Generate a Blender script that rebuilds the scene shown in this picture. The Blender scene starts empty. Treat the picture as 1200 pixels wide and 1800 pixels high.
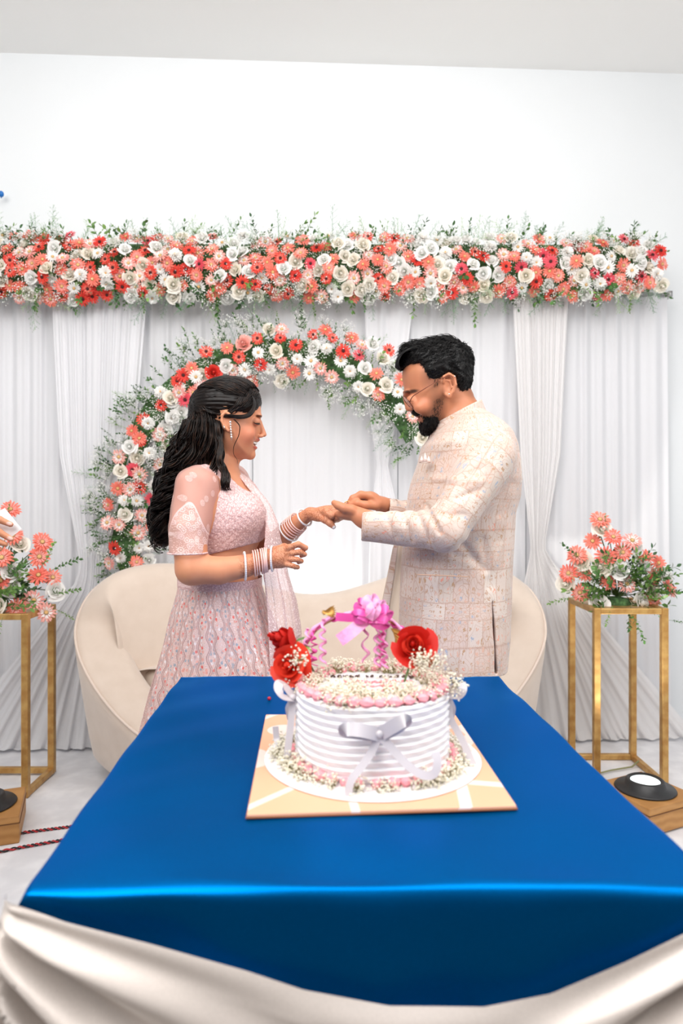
import bpy, math, random
import numpy as np
from mathutils import Vector, Matrix, Quaternion

# ---------------------------------------------------------------- camera, light, exposure
F = 1200.0; H = 1.2; Y0 = 883.0          # focal length and horizon of the photograph (1200 x 1800 frame)
def P(px, py, d):                         # a point seen at (px, py) standing d metres away
    return Vector(((px-600)*d/F, d, H-(py-Y0)*d/F))
SC = bpy.context.scene
cam = bpy.data.cameras.new('camera'); camo = bpy.data.objects.new('camera', cam)
SC.collection.objects.link(camo); SC.camera = camo
camo.location = (0, 0, H); camo.rotation_euler = (math.pi/2, 0, 0)
cam.sensor_fit = 'VERTICAL'; cam.sensor_height = 36; cam.lens = 24
cam.shift_y = -17/1800; cam.clip_start = 0.05
cam.dof.use_dof = True; cam.dof.focus_distance = 1.85; cam.dof.aperture_fstop = 3.5
SC.view_settings.view_transform = 'Standard'; SC.view_settings.look = 'None'
SC.view_settings.gamma = 1; SC.view_settings.use_curve_mapping = False
SC.view_settings.exposure = 0.16
w = bpy.data.worlds.new('world'); SC.world = w; w.use_nodes = True
w.node_tree.nodes['Background'].inputs[0].default_value = (0.93, 0.96, 1.0, 1)
w.node_tree.nodes['Background'].inputs[1].default_value = 0.62
def area(name, loc, target, sx, sy, power, col=(1, 1, 1)):
    l = bpy.data.lights.new(name, 'AREA'); l.shape = 'RECTANGLE'; l.size = sx; l.size_y = sy
    l.energy = power; l.color = col
    o = bpy.data.objects.new(name, l); SC.collection.objects.link(o); o.location = loc
    o.rotation_euler = (Vector(target)-Vector(loc)).to_track_quat('-Z', 'Y').to_euler(); return o
area('ceiling_bounce', (0.2, 0.9, 3.3), (0.0, 1.7, 0.6), 2.8, 2.0, 58, (1, 0.985, 0.97))  # unseen overhead panel standing in for flash bounced off the ceiling
area('bounce_light', (-1.3, -0.6, 2.9), (0.1, 2.4, 1.2), 2.2, 1.4, 72, (1, 0.98, 0.96))
area('fill_light', (1.9, 0.1, 2.2), (-0.3, 1.9, 1.2), 1.4, 1.4, 34, (1, 0.985, 0.97))
area('backdrop_wash', (0, 2.3, 3.4), (0, 3.5, 1.9), 3.2, 0.4, 7, (1, 0.99, 0.98))

up = bpy.data.lights.new('added_backdrop_spot', 'SPOT'); up.energy = 9; up.spot_size = 2.4; up.spot_blend = 1.0; up.shadow_soft_size = 0.12  # unseen spot added behind the sofa to whiten the curtain inside the arch
upo = bpy.data.objects.new('added_backdrop_spot', up); SC.collection.objects.link(upo); upo.location = (-0.12, 3.335, 0.62)
upo.rotation_euler = (Vector((-0.1, 3.46, 0.86))-upo.location).to_track_quat('-Z', 'Y').to_euler()

# ---------------------------------------------------------------- helpers
COL = SC.collection
rnd = random.Random(7)
def hexc(r, g, b):                        # sRGB 0-255 to linear
    f = lambda c: (c/255/12.92) if c/255 <= 0.04045 else ((c/255+0.055)/1.055)**2.4
    return (f(r), f(g), f(b), 1)
class NT:
    def __init__(s, name):
        s.m = bpy.data.materials.new(name); s.m.use_nodes = True; s.t = s.m.node_tree; s.n = s.t.nodes
        s.b = s.n['Principled BSDF']; s.out = s.n['Material Output']
    def node(s, typ, **kw):
        n = s.n.new(typ)
        for k, v in kw.items():
            if k[0] == '_': setattr(n, k[1:], v)
            else:
                i = n.inputs[int(k[1:])] if k[0] == 'i' and k[1:].isdigit() else n.inputs[k.replace('_', ' ')]
                if hasattr(v, 'is_linked') or isinstance(v, bpy.types.NodeSocket): s.t.links.new(v, i)
                else: i.default_value = v
        return n
    def math(s, op, a, b=0.0, c=0.0, clamp=False):
        n = s.n.new('ShaderNodeMath'); n.operation = op; n.use_clamp = clamp
        for i, v in enumerate((a, b, c)):
            if isinstance(v, bpy.types.NodeSocket): s.t.links.new(v, n.inputs[i])
            else: n.inputs[i].default_value = v
        return n.outputs[0]
    def mix(s, f, a, b):
        n = s.n.new('ShaderNodeMix'); n.data_type = 'RGBA'
        for i, v in ((0, f), (6, a), (7, b)):
            if isinstance(v, bpy.types.NodeSocket): s.t.links.new(v, n.inputs[i])
            else: n.inputs[i].default_value = v
        return n.outputs[2]
    def ramp(s, f, stops):
        n = s.n.new('ShaderNodeValToRGB'); s.t.links.new(f, n.inputs[0]); e = n.color_ramp.elements
        while len(e) < len(stops): e.new(0.5)
        for k, (p, c) in enumerate(stops): e[k].position = p; e[k].color = c if len(c) == 4 else (*c, 1)
        return n.outputs[0]
    def step(s, x, a, b):                 # smoothstep a..b
        n = s.n.new('ShaderNodeMapRange'); n.interpolation_type = 'SMOOTHSTEP'
        s.t.links.new(x, n.inputs[0]); n.inputs[1].default_value = a; n.inputs[2].default_value = b
        return n.outputs[0]
    def set(s, **kw):
        for k, v in kw.items():
            i = s.b.inputs[k.replace('_', ' ')]
            if isinstance(v, bpy.types.NodeSocket): s.t.links.new(v, i)
            else: i.default_value = v
        return s
    def bump(s, h, strength=0.3, dist=0.002):
        n = s.n.new('ShaderNodeBump'); n.inputs['Strength'].default_value = strength; n.inputs['Distance'].default_value = dist
        s.t.links.new(h, n.inputs['Height']); s.t.links.new(n.outputs[0], s.b.inputs['Normal']); return s
    def obj(s): return s.node('ShaderNodeTexCoord').outputs['Object']
    def noise(s, scale, detail=3, vec=None):
        n = s.node('ShaderNodeTexNoise', Scale=scale, Detail=detail)
        s.t.links.new(vec or s.obj(), n.inputs['Vector']); return n.outputs[0]
def simple(name, col, rough=0.6, metal=0.0, var=0.0, vs=30, **kw):
    t = NT(name)
    if var:
        n = t.noise(vs)
        c = t.mix(t.step(n, 0.3, 0.7), tuple(x*(1-var) for x in col[:3])+(1,), tuple(min(1, x*(1+var)) for x in col[:3])+(1,))
        t.set(Base_Color=c)
    else: t.set(Base_Color=col)
    t.set(Roughness=rough, Metallic=metal, **kw); return t.m

class MB:
    def __init__(s): s.v = []; s.f = []; s.m = []; s.n = 0
    def add(s, v, f, mat=0):
        v = np.asarray(v, float).reshape(-1, 3); s.v.append(v)
        s.f += [tuple(i+s.n for i in q) for q in f]; s.m += [mat]*len(f); s.n += len(v)
    def box(s, c, size, mat=0, R=None):
        c = np.array(c, float); h = np.array(size, float)/2
        v = np.array([(x, y, z) for x in (-1, 1) for y in (-1, 1) for z in (-1, 1)])*h
        if R is not None: v = v @ np.array(R).T
        s.add(v+c, [(0, 1, 3, 2), (4, 6, 7, 5), (0, 4, 5, 1), (2, 3, 7, 6), (0, 2, 6, 4), (1, 5, 7, 3)], mat)
    def tube(s, pts, rad, seg=8, mat=0, flat=1.0, caps=True, up=(0, 0, 1), closed=False):
        p = np.array([tuple(q) for q in pts], float); n = len(p)
        r = np.full(n, rad, float) if np.isscalar(rad) else np.array(rad, float)
        if closed: t = np.roll(p, -1, 0)-np.roll(p, 1, 0)
        else: t = np.gradient(p, axis=0)
        t /= np.linalg.norm(t, axis=1)[:, None]+1e-12
        u = np.array(up, float)
        if abs(np.dot(u, t[0])) > 0.95: u = np.array((1., 0, 0))
        a = np.zeros_like(p); prev = u
        for i in range(n):
            q = prev-t[i]*np.dot(prev, t[i]); ln = np.linalg.norm(q)
            q = q/ln if ln > 1e-6 else a[i-1]; a[i] = q; prev = q
        b = np.cross(t, a); an = np.linspace(0, 2*np.pi, seg, endpoint=False)
        v = p[:, None]+r[:, None, None]*(np.cos(an)[None, :, None]*a[:, None]*flat+np.sin(an)[None, :, None]*b[:, None])
        f = []
        for i in range(n if closed else n-1):
            j = (i+1) % n
            for k in range(seg):
                l = (k+1) % seg; f.append((i*seg+k, i*seg+l, j*seg+l, j*seg+k))
        if caps and not closed: f.append(tuple(range(seg-1, -1, -1))); f.append(tuple((n-1)*seg+k for k in range(seg)))
        s.add(v, f, mat)
    def grid(s, fn, nu, nv, mat=0, closeu=False):
        v = np.array([fn(i/(nu-(0 if closeu else 1)), j/(nv-1)) for j in range(nv) for i in range(nu)], float)
        f = []
        for j in range(nv-1):
            for i in range(nu if closeu else nu-1):
                k = (i+1) % nu; f.append((j*nu+i, j*nu+k, (j+1)*nu+k, (j+1)*nu+i))
        s.add(v, f, mat)
    def lathe(s, prof, seg=32, c=(0, 0, 0), mat=0, sq=(1, 1)):
        an = np.linspace(0, 2*np.pi, seg, endpoint=False)
        v = [(c[0]+r*math.cos(a)*sq[0], c[1]+r*math.sin(a)*sq[1], c[2]+z) for r, z in prof for a in an]
        f = [(i*seg+k, i*seg+(k+1) % seg, (i+1)*seg+(k+1) % seg, (i+1)*seg+k) for i in range(len(prof)-1) for k in range(seg)]
        f += [tuple(range(seg-1, -1, -1)), tuple((len(prof)-1)*seg+k for k in range(seg))]
        s.add(v, f, mat)
    def ball(s, c, r, mat=0, seg=8, rings=6, sc=(1, 1, 1), R=None):
        v = [(0, 0, 1)]+[(math.sin(math.pi*i/rings)*math.cos(2*math.pi*k/seg), math.sin(math.pi*i/rings)*math.sin(2*math.pi*k/seg), math.cos(math.pi*i/rings)) for i in range(1, rings) for k in range(seg)]+[(0, 0, -1)]
        f = [(0, 1+k, 1+(k+1) % seg) for k in range(seg)]
        for i in range(rings-2):
            f += [(1+i*seg+k, 1+(i+1)*seg+k, 1+(i+1)*seg+(k+1) % seg, 1+i*seg+(k+1) % seg) for k in range(seg)]
        L = len(v)-1; o = 1+(rings-2)*seg
        f += [(L, o+(k+1) % seg, o+k) for k in range(seg)]
        v = np.array(v)*r*np.array(sc)
        if R is not None: v = v @ np.array(R).T
        s.add(v+np.array(tuple(c)), f, mat)
    def mesh(s, name, mats, smooth=True):
        me = bpy.data.meshes.new(name); me.from_pydata(np.concatenate(s.v).tolist(), [], s.f); me.update()
        for m in (mats if isinstance(mats, (list, tuple)) else [mats]): me.materials.append(m)
        me.polygons.foreach_set('material_index', s.m)
        if smooth: me.polygons.foreach_set('use_smooth', [True]*len(me.polygons))
        return me
def link(name, me, parent=None, loc=None, label=None, cat=None, group=None, kind=None, rot=None):
    o = bpy.data.objects.new(name, me); COL.objects.link(o)
    if parent is not None: o.parent = parent
    if loc is not None: o.location = loc
    if rot is not None: o.rotation_euler = rot
    if label: o['label'] = label
    if cat: o['category'] = cat
    if group: o['group'] = group
    if kind: o['kind'] = kind
    return o
def empty(name, loc, label, cat, group=None): 
    e = link(name, None, None, loc, label, cat, group); e.empty_display_size = 0.05; return e
def local(root, mb):                       # world-space geometry -> space of an unrotated root
    o = np.array(root.location)
    for i in range(len(mb.v)): mb.v[i] = mb.v[i]-o
    return mb
def autosmooth(me, ang=40):
    me.set_sharp_from_angle(angle=math.radians(ang)); return me
def bevel(o, w=0.003, seg=2):
    m = o.modifiers.new('bevel', 'BEVEL'); m.width = w; m.segments = seg; m.limit_method = 'ANGLE'; return o
def lerp(a, b, t): return a+(b-a)*t
def interp(x, xs, ys): return float(np.interp(x, xs, ys))
def vnoise(p, seed=0):                     # cheap smooth 1-D/3-D wave noise
    x, y, z = p; s = seed*1.7
    return (math.sin(x*1.3+y*0.7+s)+math.sin(y*1.9-z*1.1+s*2)+math.sin(z*1.7+x*0.6+s*3))/3

# depth of the back of the room: the wall runs slightly away to the right
def bd(px, a): return a/(1-0.048*(px-600)/F)
def PB(px, py, a): return P(px, py, bd(px, a))
def sm(pts, n=60, it=4):                   # resample and smooth a polyline
    c0 = np.array([tuple(p) for p in pts], float); s = np.r_[0, np.cumsum(np.linalg.norm(np.diff(c0, axis=0), axis=1))]; s = s/s[-1]; tt = np.linspace(0, 1, n)
    c = np.stack([np.interp(tt, s, c0[:, k]) for k in range(c0.shape[1])], 1)
    for _ in range(it): c[1:-1] = (c[:-2]+c[2:]+2*c[1:-1])/4
    return c
# ---------------------------------------------------------------- the setting
def wall_mat(name, col, r=0.75):
    t = NT(name); n = t.noise(3, 4); c = t.mix(n, tuple(x*0.97 for x in col[:3])+(1,), col)
    t.set(Base_Color=c, Roughness=r); t.bump(t.noise(120, 2), 0.08, 0.001); return t.m
M_wall = wall_mat('white_paint', hexc(234, 237, 239)); M_ceil = wall_mat('ceiling_paint', hexc(250, 249, 247))
t = NT('floor_cloth'); n = t.noise(2.2, 5); n2 = t.noise(9, 3)
t.set(Base_Color=t.mix(t.step(n2, .35, .75), hexc(222, 222, 226), hexc(240, 240, 243)), Roughness=0.7)
t.bump(n, 0.5, 0.02); M_floor = t.m
RY = math.atan(0.048)
def slab(name, c, size, m, rz=0.0):
    mb = MB(); mb.box((0, 0, 0), size); o = link(name, mb.mesh(name, m, False), None, c, kind='structure', rot=(0, 0, rz)); return o
slab('wall_back', (0, 3.62, 1.745), (7.2, 0.12, 3.6), M_wall, RY)
slab('ceiling', (0, 0.3, 3.53), (7.2, 7.2, 0.08), M_ceil)
slab('wall_left', (-3.35, 0.3, 1.745), (0.12, 6.8, 3.6), M_wall)
slab('wall_right', (3.35, 0.3, 1.745), (0.12, 6.8, 3.6), M_wall)
slab('wall_rear', (0, -3.1, 1.745), (6.8, 0.12, 3.6), wall_mat('dim_hall_paint', hexc(84, 80, 80)))
# floor covered with a loosely laid white cloth
mb = MB()
def fl(u, v):
    x = lerp(-3.3, 3.3, u); y = lerp(1.25, 3.8, v)
    z = 0.0035*math.sin(3*x+5*y+2*math.sin(2*x))+0.003*math.sin(9*x-4*y+math.sin(6*y)*2)+0.002*math.sin(23*y+6*math.sin(3*x))
    return (x, y, min(0.0, z-0.004))
mb.grid(fl, 110, 80)
link('floor', mb.mesh('floor', M_floor), None, (0, 0, 0), kind='structure')

slab('unseen_dark_floor', (0, -0.9, -0.034), (7.0, 4.36, 0.06), simple('dark_floor_tone', hexc(96, 86, 80), .35, var=.1, vs=4))  # unseen floor added dark, so the blue cloth's front drop reflects little light
# curtains ------------------------------------------------------
def cloth_mat(name, col, trans=0.25, rough=0.8, sheen=0.3):
    t = NT(name); w1 = t.node('ShaderNodeTexWave', Scale=180, Distortion=1.0, _bands_direction='X'); t.t.links.new(t.obj(), w1.inputs['Vector'])
    t.set(Base_Color=col, Roughness=rough); t.b.inputs['Sheen Weight'].default_value = sheen
    t.bump(w1.outputs[1], 0.12, 0.0008)
    tr = t.node('ShaderNodeBsdfTranslucent', Color=col); mx = t.node('ShaderNodeMixShader', Fac=trans)
    t.t.links.new(t.b.outputs[0], mx.inputs[1]); t.t.links.new(tr.outputs[0], mx.inputs[2]); t.t.links.new(mx.outputs[0], t.out.inputs[0])
    return t.m
M_curt = cloth_mat('white_drape', hexc(240, 240, 243)); M_curt2 = cloth_mat('ivory_drape', hexc(240, 238, 238))
def fold(s, seed, amp=1.0):
    return amp*(0.5*math.sin(s*2*math.pi/0.085+1.5*math.sin(s*9+seed)+seed)+0.33*math.sin(s*2*math.pi/0.047+2*math.sin(s*13+seed*2))+0.3*math.sin(s*2*math.pi/0.19+seed*3))
def curtain(label, rows, a, seed, amp=0.016, mat=None, nu=150, nv=44, sag=0.0):
    # rows: (py, left px, right px) from the rail down; s is the cloth coordinate across
    mb = MB(); ys = [r[0] for r in rows]; W = max(r[2]-r[1] for r in rows)*a/F
    def fn(u, v):
        py = lerp(ys[0], ys[-1], v)
        l = np.interp(py, ys, [r[1] for r in rows]); r_ = np.interp(py, ys, [r[2] for r in rows])
        px = lerp(l, r_, u); k = (r_-l)*a/F/W
        f = fold(u*W, seed)*(1.0-0.25*v)
        d = a-amp*f*(0.5+0.5*min(1, 1.3*k))-0.02*(1-k)-(0.05*max(0, v-0.93)/0.07)*(0.6+0.4*f)
        py2 = py+sag*math.sin(math.pi*u)*max(0, v-0.45)
        q = PB(px, py2, d)
        if q.z < 0.006: q.z = 0.006+0.004*(1+f)
        return tuple(q)
    mb.grid(fn, nu, nv)
    r0 = PB(0.5*(rows[-1][1]+rows[-1][2]), rows[-1][0], a); r0.z = 0
    root = r0; 
    for i in range(len(mb.v)): mb.v[i] = mb.v[i]-np.array(root)
    return link('curtain', mb.mesh('curtain', mat or M_curt), None, root, label, 'curtain')
A = 3.44
curtain('long white pleated curtain hanging at the far left of the backdrop', [(500, -60, 188), (1000, -60, 188), (1312, -60, 188)], A, 1.0)
curtain('white gathered curtain sweeping down to the floor behind the left flower stand', [(500, 90, 260), (800, 105, 235), (985, 140, 185), (1020, 135, 187), (1140, 40, 205), (1308, -90, 230)], A-0.05, 2.3, 0.016, nu=110, sag=60)
curtain('white pleated curtain between the left end of the backdrop and the flower arch', [(500, 190, 443), (1000, 190, 443), (1308, 190, 443)], A, 4.1, 0.014)
curtain('plain bright white curtain hanging inside the flower arch', [(500, 445, 698), (1000, 445, 698), (1305, 445, 698)], A, 5.2, 0.006)
curtain('narrow white drape tied in the middle under the right end of the arch', [(500, 640, 730), (700, 645, 705), (810, 662, 682), (822, 662, 682), (920, 650, 705), (1305, 640, 720)], A-0.045, 6.4, 0.010, nu=50)
curtain('white pleated curtain hanging behind the bearded man', [(500, 700, 923), (1000, 700, 923), (1303, 700, 923)], A, 7.7, 0.013)
curtain('white curtain tied beside the right sofa end and fanning out over the floor', [(500, 900, 1000), (800, 915, 985), (955, 932, 958), (972, 932, 960), (1100, 905, 1060), (1300, 880, 1230)], A-0.05, 8.8, 0.015, M_curt2, nu=110, sag=40)
curtain('white pleated curtain at the right end of the backdrop', [(500, 925, 1172), (1000, 925, 1176), (1300, 925, 1180)], A, 9.9, 0.013)
# rail carrying the curtains (behind the garland)
mb = MB(); a1 = PB(-60, 500, A); a2 = PB(1175, 500, A); a1.z = a2.z = 2.27
mb.tube([a1, a2], 0.012, 10); mb.box(PB(-60, 500, A+.06)*1.0, (.02, .14, .03)); mb.box((a2.x, a2.y+.05, 2.27), (.02, .14, .03))
mb.v[1][:, 2] += 2.27-mb.v[1][:, 2].mean()
link('curtain_rail', mb.mesh('curtain_rail', simple('rail_metal', hexc(190, 190, 190), 0.4, 0.8)), None, None, 'long thin metal rail the white curtains hang from, behind the flower garland', 'curtain rail')
# little blue balloon on the wall
mb = MB(); c = P(2, 341, 3.42)
mb.ball((0, 0, 0), 0.0135, 0, 16, 12, (1, 1, 1.15)); mb.lathe([(0.001, -0.016), (0.003, -0.0185), (0.0035, -0.02)], 10)
link('balloon', mb.mesh('balloon', simple('blue_rubber', hexc(20, 110, 190), 0.3)), None, c, 'tiny blue balloon on the white wall at the left edge', 'balloon')

# ---------------------------------------------------------------- sofa
M_vel = NT('beige_velvet'); nv_ = M_vel.noise(14, 4)
M_vel.set(Base_Color=M_vel.mix(nv_, hexc(206, 188, 172), hexc(222, 206, 192)), Roughness=0.8); M_vel.b.inputs['Sheen Weight'].default_value = 0.5
M_vel.bump(M_vel.noise(260, 2), 0.1, 0.001); M_vel = M_vel.m
sofa = empty('sofa', (-0.135, 2.95, 0), 'beige velvet curved sofa with high rounded ends and a low middle, behind the couple', 'sofa')
def sofa_path(t):    # t 0..1 along the C from the front left round the back to the front right; returns x, y, outward normal
    hw, yb, yf = 1.045, 3.27, 2.62
    a = math.pi*(1.16-1.32*t)                     # angle, from beyond the left to beyond the right
    e = 0.62
    cx, sx = math.cos(a), math.sin(a)
    x = -0.135+hw*math.copysign(abs(cx)**e, cx)*(1.0 if sx > 0 else 1-0.25*sx*sx)
    y = 2.93+(0.34 if sx > 0 else 0.60)*math.copysign(abs(sx)**0.8, sx)
    return x, y
def rimz(t, x, y):
    s = abs(x+0.135)
    z = np.interp(s, [0, .18, .36, .55, .72, .88, 1.0, 1.05], [.715, .77, .865, .925, .94, .92, .86, .80])
    f = max(0.0, 3.06-y)
    return float(z-1.25*f) if f > 0 else float(z)
N = 120; mbS = MB()
half = [(0, 3.27, .715, 0), (.18, 3.275, .77, 0), (.36, 3.28, .865, 0), (.55, 3.275, .925, 0), (.74, 3.25, .94, 0), (.90, 3.19, .92, 0), (1.0, 3.10, .85, .2), (1.045, 3.0, .71, .6), (1.01, 2.9, .585, 1), (.86, 2.74, .445, 1), (.66, 2.60, .32, 1), (.42, 2.53, .26, .6)]
ctl = [(-.135-a, b, c, d) for a, b, c, d in half[:0:-1]]+[(-.135+a, b, c, d) for a, b, c, d in half]
full = sm(ctl, N, 30); pa = full[:, :2]; pts = pa
tg = np.gradient(pa, axis=0); tg /= np.linalg.norm(tg, axis=1)[:, None]+1e-9
nrm = np.stack([-tg[:, 1], tg[:, 0]], 1)           # outward
ker = np.ones(7)/7
rz = full[:, 2]; wide = full[:, 3]
sec = []
for i in range(N):
    o = pa[i]; n = nrm[i]; z = rz[i]; th = 0.15
    wd = wide[i]; prof = [(-0.085, 0.02), (-0.06, 0.25*z+0.02), (-0.02, 0.7*z), (0.0, z-0.06), (-0.004, z-0.022), (-0.022, z-0.002), (-0.05-.03*wd, z+.012*wd), (-0.09-.07*wd, z-0.012+.045*wd), (-0.12-.10*wd, z-0.045+.055*wd), (-0.15-.10*wd, z-0.12+.05*wd), (-0.20-.07*wd, 0.5*z+0.09), (-0.23-.05*wd, min(0.40, z-.15)), (-0.24-.05*wd, 0.05)]
    sec.append([(o[0]+n[0]*q[0], o[1]+n[1]*q[0], q[1]) for q in prof])
K = len(sec[0]); v = [p for s_ in sec for p in s_]
f = [(i*K+k, (i+1)*K+k, (i+1)*K+k+1, i*K+k+1) for i in range(N-1) for k in range(K-1)]+[(i*K+K-1, (i+1)*K+K-1, (i+1)*K, i*K) for i in range(N-1)]
f += [tuple(range(K)), tuple((N-1)*K+k for k in range(K-1, -1, -1))]
mbS.add(v, f); so = link('backrest', local(sofa, mbS).mesh('backrest', M_vel), sofa)
md = so.modifiers.new('sub', 'SUBSURF'); md.levels = 1; md.render_levels = 1
mbP = MB(); mbP.tube([(s_[4][0], s_[4][1], s_[4][2]) for s_ in sec], 0.006, 8)
link('piping', local(sofa, mbP).mesh('piping', simple('piping_velvet', hexc(222, 205, 192), 0.7)), sofa)
# seat cushion following the inside of the shell
mbC = MB(); ring = [(pa[i]-nrm[i]*(0.21+.05*wide[i])) for i in range(N)]
ring = np.array([p for p in ring]); fr = np.linspace(ring[-1], ring[0], 30)[1:-1]; fr[:, 1] -= 0.02*np.sin(np.linspace(0, math.pi, 28))
ring = np.concatenate([ring, fr]); cc = ring.mean(0)
vv = []; prof = [(1.0, 0.06), (1.0, 0.40), (0.985, 0.445), (0.95, 0.468), (0.86, 0.48), (0.5, 0.49), (0.05, 0.492)]
for s_, z in prof: vv += [(cc[0]+(p[0]-cc[0])*s_, cc[1]+(p[1]-cc[1])*s_, z) for p in ring]
R_ = len(ring); ff = [(j*R_+i, (j+1)*R_+i, (j+1)*R_+(i+1) % R_, j*R_+(i+1) % R_) for j in range(len(prof)-1) for i in range(R_)]
ff += [tuple(range(R_)), tuple((len(prof)-1)*R_+i for i in range(R_-1, -1, -1))]
mbC.add(vv, ff); link('seat', local(sofa, mbC).mesh('seat', M_vel), sofa)

# ---------------------------------------------------------------- gold flower stands
def gold(name):
    t = NT(name); n = t.noise(26, 4); 
    t.set(Base_Color=t.mix(t.step(n, .3, .7), hexc(180, 134, 74), hexc(206, 166, 102)), Roughness=0.38, Metallic=0.55); t.bump(t.noise(90, 3), 0.15, 0.001); return t.m
M_gold = gold('gold_paint')
def stand(x0, x1, y0, y1, h, label):
    root = empty('flower_stand', ((x0+x1)/2, (y0+y1)/2, 0), label, 'stand', 'gold frame flower stands'); b = 0.028
    cx, cy = (x0+x1)/2, (y0+y1)/2; hx, hy = (x1-x0)/2, (y1-y0)/2
    mb = MB(); mb.box((0, 0, 0), (b, b, h)); leg = mb.mesh('leg', M_gold, False)
    mb = MB(); mb.box((0, 0, 0), (2*hx-b, b*.9, b*.9)); bx_ = mb.mesh('rail', M_gold, False)
    mb = MB(); mb.box((0, 0, 0), (b*.9, 2*hy-b, b*.9)); by_ = mb.mesh('rail', M_gold, False)
    for sx in (-1, 1):
        for sy in (-1, 1): bevel(link('leg', leg, root, (sx*hx, sy*hy, h/2)))
    for z in (b*.45, h-b*.47):
        for s_ in (-1, 1):
            bevel(link('rail', bx_, root, (0, s_*hy, z))); bevel(link('rail', by_, root, (s_*hx, 0, z)))
    mb = MB(); mb.box((0, 0, 0), (2*hx-b, 2*hy-b, 0.01)); link('top_panel', mb.mesh('top_panel', M_gold, False), root, (0, 0, h-0.012))
    return root
stand(1.075, 1.36, 2.88, 3.19, 0.755, 'gold square-frame flower stand on the right, beside the sofa')
stand(-1.57, -1.285, 2.78, 3.03, 0.748, 'gold square-frame flower stand at the left edge, lit bright on its front leg')

# ---------------------------------------------------------------- floor lamps in wooden boxes
M_wood = NT('box_wood'); w1 = M_wood.node('ShaderNodeTexWave', Scale=9, Distortion=5, Detail=3, _bands_direction='Z'); M_wood.t.links.new(M_wood.obj(), w1.inputs['Vector'])
M_wood.set(Base_Color=M_wood.mix(w1.outputs[1], hexc(172, 122, 66), hexc(190, 140, 82)), Roughness=0.55); M_wood = M_wood.m
M_blk = simple('black_plastic', hexc(38, 38, 40), 0.4); M_steel = simple('steel', hexc(200, 200, 205), 0.25, 0.9)
M_lens = simple('glass_lens', hexc(225, 235, 240), 0.08, 0.0); 
def floor_lamp(loc, rz, label, lit):
    root = empty('floor_lamp', loc, label, 'lamp'); root.rotation_euler = (0, 0, rz)
    mb = MB(); mb.box((0, 0, 0.05), (0.26, 0.26, 0.10)); bevel(link('wooden_box', mb.mesh('wooden_box', M_wood, False), root), 0.004)
    mb = MB(); mb.box((0, 0, 0.0725), (0.264, 0.264, 0.003)); link('box_seam', mb.mesh('box_seam', simple('seam', hexc(110, 72, 36), .7), False), root)
    mb = MB(); mb.lathe([(0.0, 0.10), (0.108, 0.10), (0.112, 0.104), (0.108, 0.109), (0.075, 0.113), (0.07, 0.135), (0.062, 0.14), (0.056, 0.132), (0.0, 0.130)], 40)
    link('lamp_housing', mb.mesh('lamp_housing', M_blk), root)
    mb = MB(); mb.lathe([(0.0, 0.1305), (0.054, 0.1325), (0.045, 0.1365), (0.0, 0.139)], 32)
    m = M_lens
    if lit:
        t = NT('lit_lens'); t.set(Base_Color=hexc(240, 248, 250), Emission_Color=(0.9, 1.0, 1.0, 1), Emission_Strength=0.9, Roughness=0.1); m = t.m
    else: m = simple('dark_lens', hexc(70, 72, 74), 0.12, 0.2)
    link('lens', mb.mesh('lens', m), root)
    if lit:
        l = bpy.data.lights.new('floor_lamp_light', 'SPOT'); l.energy = 22; l.spot_size = 1.3; l.spot_blend = 0.8; l.shadow_soft_size = 0.05; l.color = (1, .97, .9)
        o = bpy.data.objects.new('floor_lamp_light', l); COL.objects.link(o); o.location = Vector(loc)+Vector((0, 0, .16))
        o.rotation_euler = (P(1080, 1000, 3.0)-o.location).to_track_quat('-Z', 'Y').to_euler()
    return root
floor_lamp((1.165, 2.62, 0), 0.45, 'black round floor lamp with a lit lens on a wooden box, right of the table', True)
floor_lamp((-1.30, 2.48, 0), 0.35, 'black unlit round floor lamp on a wooden box at the left edge', False)
# twisted cables
def twisted(name, pts, label):
    n = 160; P3 = np.array([tuple(p) for p in pts]); tt = np.linspace(0, 1, len(P3)); t2 = np.linspace(0, 1, n)
    c = np.stack([np.interp(t2, tt, P3[:, k]) for k in range(3)], 1)
    for _ in range(8): c[1:-1] = (c[:-2]+c[2:]+2*c[1:-1])/4
    L = np.linalg.norm(np.diff(c, axis=0), axis=1).sum(); root = empty(name, tuple(c[0]), label, 'cable')
    d = np.gradient(c, axis=0); d /= np.linalg.norm(d, axis=1)[:, None]; sd = np.stack([-d[:, 1], d[:, 0], 0*d[:, 0]], 1)
    for ph, m in ((0, M_red), (math.pi, M_blk)):
        a = t2*L/0.035*2*math.pi+ph
        q = c+0.0032*(np.cos(a)[:, None]*sd+np.sin(a)[:, None]*np.array((0, 0, 1)))+np.array((0, 0, 0.0055))
        mb = MB(); mb.tube(q, 0.0028, 6, up=(0, 0.3, 1)); link('wire', local(root, mb).mesh('wire', m), root)
M_red = simple('red_insulation', hexc(196, 40, 48), 0.4)
twisted('twisted_cable', [(-1.45, 2.28, 0), (-1.15, 2.47, 0), (-0.98, 2.52, 0), (-0.8, 2.6, 0)], 'red and black twisted cable behind the left wooden lamp box, rear of two')
twisted('twisted_cable', [(-1.42, 2.20, 0), (-1.12, 2.36, 0), (-0.95, 2.43, 0), (-0.75, 2.45, 0)], 'red and black twisted cable on the floor at left, nearer of the two')
twisted('twisted_cable', [(0.95, 2.86, 0), (1.08, 2.80, 0), (1.22, 2.81, 0), (1.40, 2.66, 0), (1.6, 2.5, 0)], 'red and black twisted cable behind the lit lamp at right')
mb = MB(); mb.tube([(1.02, 2.99, .006), (1.12, 3.0, .007), (1.2, 3.04, .007), (1.31, 3.08, .007), (1.345, 3.09, .03)], 0.004, 6)
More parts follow.
